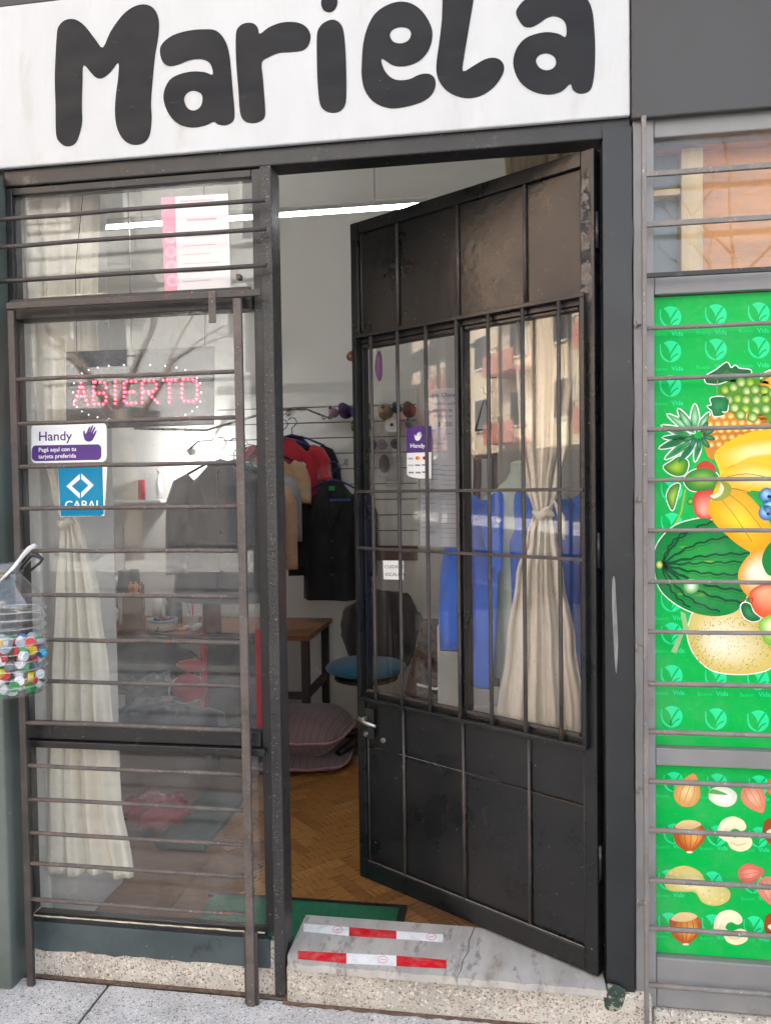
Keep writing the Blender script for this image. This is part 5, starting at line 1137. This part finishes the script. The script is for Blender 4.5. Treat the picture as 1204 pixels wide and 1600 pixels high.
# stand that carries bag and belts
st = thing('hall_stand', 'wooden stand with hanging bag behind the door glass', 'stand', (hb.x + .06, 1.80, FZ))
MB().box(hb.x + .045, hb.x + .075, 1.785, 1.815, FZ, at(757, 590, 1.8).z).build('post', m_tabl, st, bevel=.003)
MB().box(hb.x - .12, hb.x + .24, 1.70, 1.90, FZ, FZ + .025).build('foot', m_tabl, st, bevel=.004)
MB().tube([(hb.x + .06, 1.78, at(757, 612, 1.8).z), (ht.x, 1.69, ht.z + .005), (ht.x - .01, 1.66, ht.z + .03)], .006, 6).build('peg', m_steel, st)
bl = at(740, 715, 1.68); MB().grid(lambda u, v: (bl.x - .03 * v * 1.0 + .035 * u + .01 * math.sin(v * 3), 1.66 + .01 * math.sin(u * 6), bl.z - .34 * v), 6, 14).build('brown_scarf', cloth('brown_scarf_cloth', lin(110, 78, 60), stretch=(9, 1, 1)), label='narrow brown striped scarf hanging under the black handbag', cat='scarf', solid=.004)
pp = thing('purple_pouch', 'small purple pouch hanging at the top of the door glass', 'pouch', DH, math.pi - DTH)
x_, z_ = atdoor(590, 562, -.03)
MB().ell((x_, -.035, z_ - .02), (.013, .012, .048), 14, 10, fn=lambda v: v * (1 + .2 * noise.noise(v * 30))).build('pouch', cloth('purple_satin', lin(128, 60, 130), rough=.4), pp)
MB().tube([(x_, -.035, z_ + .025), (x_ - .004, -.028, z_ + .06)], [.008, .010], 8).build('clear_tie', m_film, pp)
# door mat, cables
mt_ = thing('door_mat', 'green door mat with black edge inside the threshold', 'mat', (-.66, .35, FZ))
m_mat = M('green_mat_pile', lin(32, 110, 76), .9, var=.2, scale=60, bump=.8, bscale=260)
MB().box(-1.0, -.352, .185, .485, FZ + .001, FZ + .011).build('pile', m_mat, mt_, bevel=.002)
MB().box(-1.02, -.330, .165, .184, FZ + .001, FZ + .009).build('edge', m_blackp, mt_); MB().box(-1.02, -.330, .486, .506, FZ + .001, FZ + .009).build('edge', m_blackp, mt_); MB().box(-.351, -.330, .1845, .4855, FZ + .001, FZ + .009).build('edge', m_blackp, mt_)
for k, pts in enumerate(([(495, 1045), (506, 1060), (508, 1110), (515, 1128)], [(440, 1092), (458, 1098), (470, 1115)])):
    MB().tube([at(x, y, 2.52) for x, y in pts], .004, 6).build('cable', (m_whitep, m_blackp)[k], label=('white cable hanging down the back wall beside the table leg', 'black cable curving under the work table')[k], cat='cable')

# ---- red and white tape strips on the threshold
m_tape = PRINT('tape_print', .45, wear=.45, wcol=(.36, .33, .30), wscale=26)
def tape(pxs, label, cols):
    t = thing('tape_strip', label, 'tape', tuple(atz(pxs[0][0], pxs[0][1], .122)))
    for k in range(3):
        pr = PR(lambda u, v, w: atz(u, v, .1214 + w * .5)); (a, b0, c0), (d, e0, f0) = pxs[k], pxs[k + 1]
        pr.poly([(a, c0), (d, f0), (d, e0), (a, b0)], cols[k], 1)
        if cols[k] == WHT:
            xm, ym = (a + d) / 2 + 18, (b0 + c0 + e0 + f0) / 4; pr.oval(xm, ym, 8, 5.5, lin(222, 150, 150), L=2); pr.oval(xm, ym, 6.8, 4.4, WHT, L=3); pr.line([(xm - 4.5 + .9 * q_, ym + 1.2 * math.sin(q_ * 1.8)) for q_ in range(11)], .9, lin(214, 120, 120), 4)
        pr.build('segment', m_tape, t)
RED = lin(206, 24, 36)
tape([(474, 1443.5, 1456), (545, 1449, 1463), (619, 1455, 1467.5), (692, 1460.5, 1473)], 'rear white red white tape strip on the marble threshold', (WHT, RED, WHT))
tape([(465, 1486, 1499), (541, 1490, 1506), (619, 1493.5, 1510), (697, 1500.5, 1514)], 'front red white red tape strip on the marble threshold', (RED, WHT, RED))

# ---- open sign of small lights
ls = at(220, 610, .05)
lsg = thing('light_sign', 'red ABIERTO lights in the left window over a painted-in dark reflection', 'sign', (ls.x, .05, at(220, 668, .05).z))
MB().slab([(105, 550), (335, 541), (335, 664), (105, 671)], (), lambda u, v, w: at(u, v, .058) - Vector((0, w, 0)), .006).build('panel', GLASS('reflected_window_tint', .10, tint=(.36, .36, .38), f0=.05, dcol=(.10, .10, .11)), lsg)  # dark tinted sheet imitates the reflection of a dark window opposite
e_red = EMIT('red_led', (1, .02, .04), 4.0); e_wht = EMIT('blue_white_led', (.75, .78, 1), .5)
def leds(strokes, x0, x1, y0, y1, mat, name, n=None, r=.0034):
    mb = MB()
    for stq in strokes:
        pts = [(x0 + (x1 - x0) * a, y0 + (y1 - y0) * b_) for a, b_ in stq]
        L_ = sum(math.dist(p_, q_) for p_, q_ in zip(pts, pts[1:])); k = max(2, round(L_ / 7.2)); acc = 0
        for i in range(k + 1):
            d = L_ * i / k; rest = d
            for p_, q_ in zip(pts, pts[1:]):
                s_ = math.dist(p_, q_)
                if rest <= s_ + 1e-6: f = rest / s_; mb.ell(at(p_[0] + (q_[0] - p_[0]) * f, p_[1] + (q_[1] - p_[1]) * f - .03 * (x0 - 113), .048), (r, r * .7, r), 8, 5); break
                rest -= s_
    return mb.build(name, mat, lsg)
abc = dict(A=[[(0, 1), (.5, 0), (1, 1)], [(.25, .62), (.75, .62)]], B=[[(0, 0), (0, 1), (.8, 1), (1, .75), (.8, .5), (.1, .5)], [(.12, 0), (.8, 0), (.95, .25)]], I=[[(.5, 0), (.5, 1)]],
           E=[[(1, 0), (0, 0), (0, 1), (1, 1)], [(.15, .5), (.8, .5)]], R=[[(0, 1), (0, 0), (.8, 0), (1, .25), (.8, .5), (.1, .5)], [(.45, .6), (1, 1)]], T=[[(0, 0), (1, 0)], [(.5, .15), (.5, 1)]], O=[[(.1, 0), (.9, 0), (1, .2), (1, .8), (.9, 1), (.1, 1), (0, .8), (0, .2), (.1, 0)]])
for ch, xa_, xb_ in (('A', 116, 137), ('B', 146, 167), ('I', 174, 186), ('E', 194, 212), ('R', 222, 246), ('T', 255, 274), ('O', 284, 308)):
    leds(abc[ch], xa_, xb_, 598, 632, e_red, 'lit_letter')
mb = MB()
for k in range(30):
    t = 2 * math.pi * k / 30; mb.ell(at(214 + 100 * math.copysign(abs(math.cos(t)) ** .7, math.cos(t)), 613 + 43 * math.copysign(abs(math.sin(t)) ** .7, math.sin(t)), .048), (.0022, .0015, .0022), 6, 4)
mb.build('border_lights', e_wht, lsg)
MB().tube([at(120, 548, .055), at(118, 420, .055), at(130, 300, .055)], .0012, 5).build('hanging_wire', m_blackp, lsg)
MB().tube([at(320, 540, .055), at(322, 420, .055), at(318, 280, .055)], .0012, 5).build('hanging_wire', m_blackp, lsg)

# ---- bottle with caps hanging on the grille
m_pet = GLASS('clear_pet', .012, tint=(.97, .98, .98), f0=.11, dcol=(.85, .87, .88))
JY = -.165; jc = at(22, 1084, JY); jt = at(25, 886, JY); JH = jt.z - jc.z
jug = thing('plastic_jug', 'clear plastic water jug of bottle caps hanging on the left grille', 'jug', (jc.x, JY, jc.z))
prof = [(.060, .0), (.074, .006), (.080, .018)]
for k in range(9): z = .03 + k * .0215; prof += [(.0815, z), (.0775, z + .0105)]
prof += [(.081, .232), (.076, .252), (.060, .275), (.040, .298), (.0275, .312), (.0275, .322)]
sc2 = JH / .335
MB().lathe([(r * sc2, z * sc2) for r, z in prof], jc, 40, caps=False).build('body', m_pet, jug)
MB().lathe([(.005, .002), (.058 * sc2, .002)], jc, 40, caps=False).build('bottom', m_pet, jug)
m_rib = GLASS('pale_pet_rib', .16, tint=(.95, .97, .97), f0=.10, dcol=(.9, .92, .93), dscale=30)
for k in range(10):
    z = jc.z + (.03 + k * .0215) * sc2; MB().tube([Vector((jc.x + .0822 * sc2 * math.cos(a), JY + .0822 * sc2 * math.sin(a), z)) for a in [2 * math.pi * j / 36 for j in range(36)]], .0016, 5, closed=True).build('rib', m_rib, jug)
nk = MB().lathe([(.0285 * sc2, .318 * sc2), (.0315 * sc2, .320 * sc2), (.0315 * sc2, .330 * sc2), (.0285 * sc2, .332 * sc2), (.0285 * sc2, .345 * sc2), (.026 * sc2, .345 * sc2), (.026 * sc2, .32 * sc2)], jc, 28, caps=False).build('neck_ring', GLASS('grey_ring', .25, tint=(.6, .6, .62), f0=.08, dcol=(.35, .35, .36)), jug)
hp_ = [at(44, 894, JY), at(62, 880, JY), at(66, 874, JY), at(57, 867, JY), at(48, 868, JY), at(30, 892, JY)]
MB().tube(hp_, [.0035, .0035, .005, .007, .006, .003], 8).build('carry_handle', m_blackp, jug)
MB().tube([jc + Vector((-.05, -.075, .20)), jc + Vector((-.02, -.095, .225)), jc + Vector((.012, -.085, .205)), jc + Vector((.018, -.078, .18))], .009, 10).build('moulded_grip', m_pet, jug)
rp = MB().tube([at(-4, 912, JY - .02), at(8, 900, JY - .036), at(22, 886, JY - .034), at(36, 868, -.11), at(46, 857, -.078), at(53, 853, -.066), at(55, 860, -.048), at(47, 872, -.06), at(36, 884, -.11), at(26, 893, JY + .03)], [.002, .0035, .0045, .0058, .007, .0072, .006, .005, .0045, .003], 8)
rp.build('cloth_tie', cloth('white_rag', lin(226, 222, 214)), label='twisted white rag tying the jug to the grille', cat='rag')
capm = {n_: M('cap_' + n_, lin(*c_), .35, var=.05) for n_, c_ in dict(green=(10, 140, 60), white=(232, 232, 230), red=(206, 34, 44), blue=(60, 120, 190), sky=(60, 170, 220), clear=(170, 176, 184), yellow=(226, 190, 30), grey=(120, 124, 130)).items()}
capmesh = {n_: MB().lathe([(.0126, 0), (.0130, .002), (.0130, .0125), (.0118, .0142)], (0, 0, 0), 18).mesh('bottle_cap', m_) for n_, m_ in capm.items()}
random.seed(21); placed = []
seqc = ['green', 'white', 'red', 'clear', 'white', 'green', 'blue', 'white', 'red', 'grey', 'green', 'white', 'sky', 'clear', 'yellow', 'green']
k = 0; tries = 0
while len(placed) < 150 and tries < 30000:
    tries += 1
    rr = .067 * sc2 * math.sqrt(random.random()); tt = random.uniform(0, 2 * math.pi); zz = .016 + random.random() * .125
    p_ = Vector((jc.x + rr * math.cos(tt), JY + rr * math.sin(tt), jc.z + zz))
    if all((p_ - q_).length > .0178 for q_ in placed):
        placed.append(p_); n_ = seqc[k % len(seqc)]; k += 1
        o = bpy.data.objects.new('bottle_cap', capmesh[n_]); COL.objects.link(o); o.location = p_
        o.rotation_euler = (random.uniform(0, 6.3), random.uniform(0, 6.3), random.uniform(0, 6.3))
        prop(o, {'clear': 'translucent grey', 'sky': 'sky blue', 'grey': 'dark grey'}.get(n_, n_) + ' plastic bottle cap inside the hanging jug', 'bottle cap', n_ + ' caps in the jug')

# ------------------------------------------------------------------ across the street (seen in the reflections)
m_cw = M('cream_render', lin(222, 204, 176), .85, var=.06, scale=1.5); m_pink = M('pink_red_balcony', lin(204, 138, 122), .8, var=.1, scale=2); m_wframe = M('white_window_frame', lin(220, 220, 216), .5)
m_gd = M('dark_window_glass', lin(46, 52, 58), .08, var=.2, scale=.5); m_rail = M('dark_railing', lin(50, 50, 52), .5); m_lw = M('pale_grey_render', lin(186, 185, 182), .85, var=.1, scale=1)
m_gf = M('dark_ground_floor', lin(84, 78, 72), .8, var=.2, scale=1.2)
def block(name, label, x0, x1, H, wall, balc, fl=3.0, bay=3.4, Y=-15.0):
    t = thing(name, label, 'building', ((x0 + x1) / 2, Y, 0)); ox, oy = (x0 + x1) / 2, Y
    MB().box(x0, x1, Y - 9, Y, 0, H).build('wall', wall, t)
    wf = MB().box(-.75, .75, 0, .10, 0, 1.6).mesh('window', m_wframe); wg = MB().box(-.66, .66, .101, .12, .08, 1.52).mesh('pane', m_gd)
    bs = MB().box(-1.4, 1.4, .0, 1.1, -.15, 0).box(-1.4, 1.4, 1.02, 1.1, .001, .75).mesh('balcony', balc); br = MB().box(-1.4, 1.4, 1.04, 1.07, .95, .99).box(-1.4, -1.36, 1.03, 1.08, .76, .949).box(1.36, 1.4, 1.03, 1.08, .76, .949).box(-.02, .02, 1.03, 1.08, .76, .949).mesh('railing', m_rail)
    n = max(1, int((x1 - x0) / bay)); z = 3.4
    while z + 2 < H:
        for k in range(n):
            x = x0 + (k + .5) * (x1 - x0) / n - ox
            w = bpy.data.objects.new('window', wf); COL.objects.link(w); w.parent = t; w.location = (x, .002, z + .6)
            g_ = bpy.data.objects.new('pane', wg); COL.objects.link(g_); g_.parent = w
            if balc and k % 2 == 0:
                b0 = bpy.data.objects.new('balcony', bs); COL.objects.link(b0); b0.parent = t; b0.location = (x, .003, z)
                b1 = bpy.data.objects.new('railing', br); COL.objects.link(b1); b1.parent = b0
        z += fl
    MB().box(x0, x1, Y + .001, Y + .04, .0, 2.95).build('ground_floor', m_gf, t)
    for k in range(n):
        x = x0 + (k + .5) * (x1 - x0) / n
        MB().box(x - 1.2, x + 1.2, Y + .041, Y + .08, .1, 2.7).build('shop_window', m_gd, t)
    return t
block('apartment_building', 'cream apartment block with pink balconies across the street to the left', -52, -11.5, 21, m_cw, m_pink)
block('apartment_building', 'pale grey apartment block straight across the street', -11.4, 1.2, 15, m_lw, m_lw)
block('low_house', 'low pale house across the street to the right', 1.3, 24, 5.2, m_lw, None)
m_bark = M('grey_bark', lin(120, 108, 92), .9, var=.3, scale=6, bump=1, bscale=14)
def bare_tree(x, y, h, r0, seed, label):
    rnd = random.Random(seed); t = thing('street_tree', label, 'tree', (x, y, 0)); tr = MB(); cr_ = MB()
    def grow(p, d, L, r, lv, mb):
        pts = [p]; rs = [r]; dd = d.copy()
        n = 4 if lv < 3 else 3
        for i in range(n):
            dd = (dd + Vector((rnd.uniform(-1, 1), rnd.uniform(-1, 1), rnd.uniform(-.4, .7))) * (.10 + .05 * lv)).normalized(); p = p + dd * L / n; pts.append(p); rs.append(max(.004, r * (1 - .42 * (i + 1) / n)))
        mb.tube(pts, rs, 10 if lv < 2 else 5)
        if lv < 5:
            for k in range(3 if lv else 4):
                a = dd.orthogonal().normalized(); a.rotate(Matrix.Rotation(rnd.uniform(0, 6.3), 3, dd)); nd = (dd + a * rnd.uniform(.45, .95)).normalized()
                grow(pts[-1] if k < 2 else pts[-2], nd, L * rnd.uniform(.62, .8), rs[-1] * rnd.uniform(.6, .8), lv + 1, cr_)
    grow(Vector((x, y, 0)), Vector((.06, .02, 1)).normalized(), h * .34, r0, 0, tr)
    tr.build('trunk', m_bark, t); cr_.build('crown', m_bark, t)
bare_tree(-7.4, -12.6, 9, .20, 3, 'bare street tree on the far pavement left of the shop')
bare_tree(4.0, -12.6, 10, .18, 8, 'bare street tree on the far pavement right of the shop')
bare_tree(-12.5, -12.6, 9.5, .2, 12, 'bare street tree farther left along the far pavement')
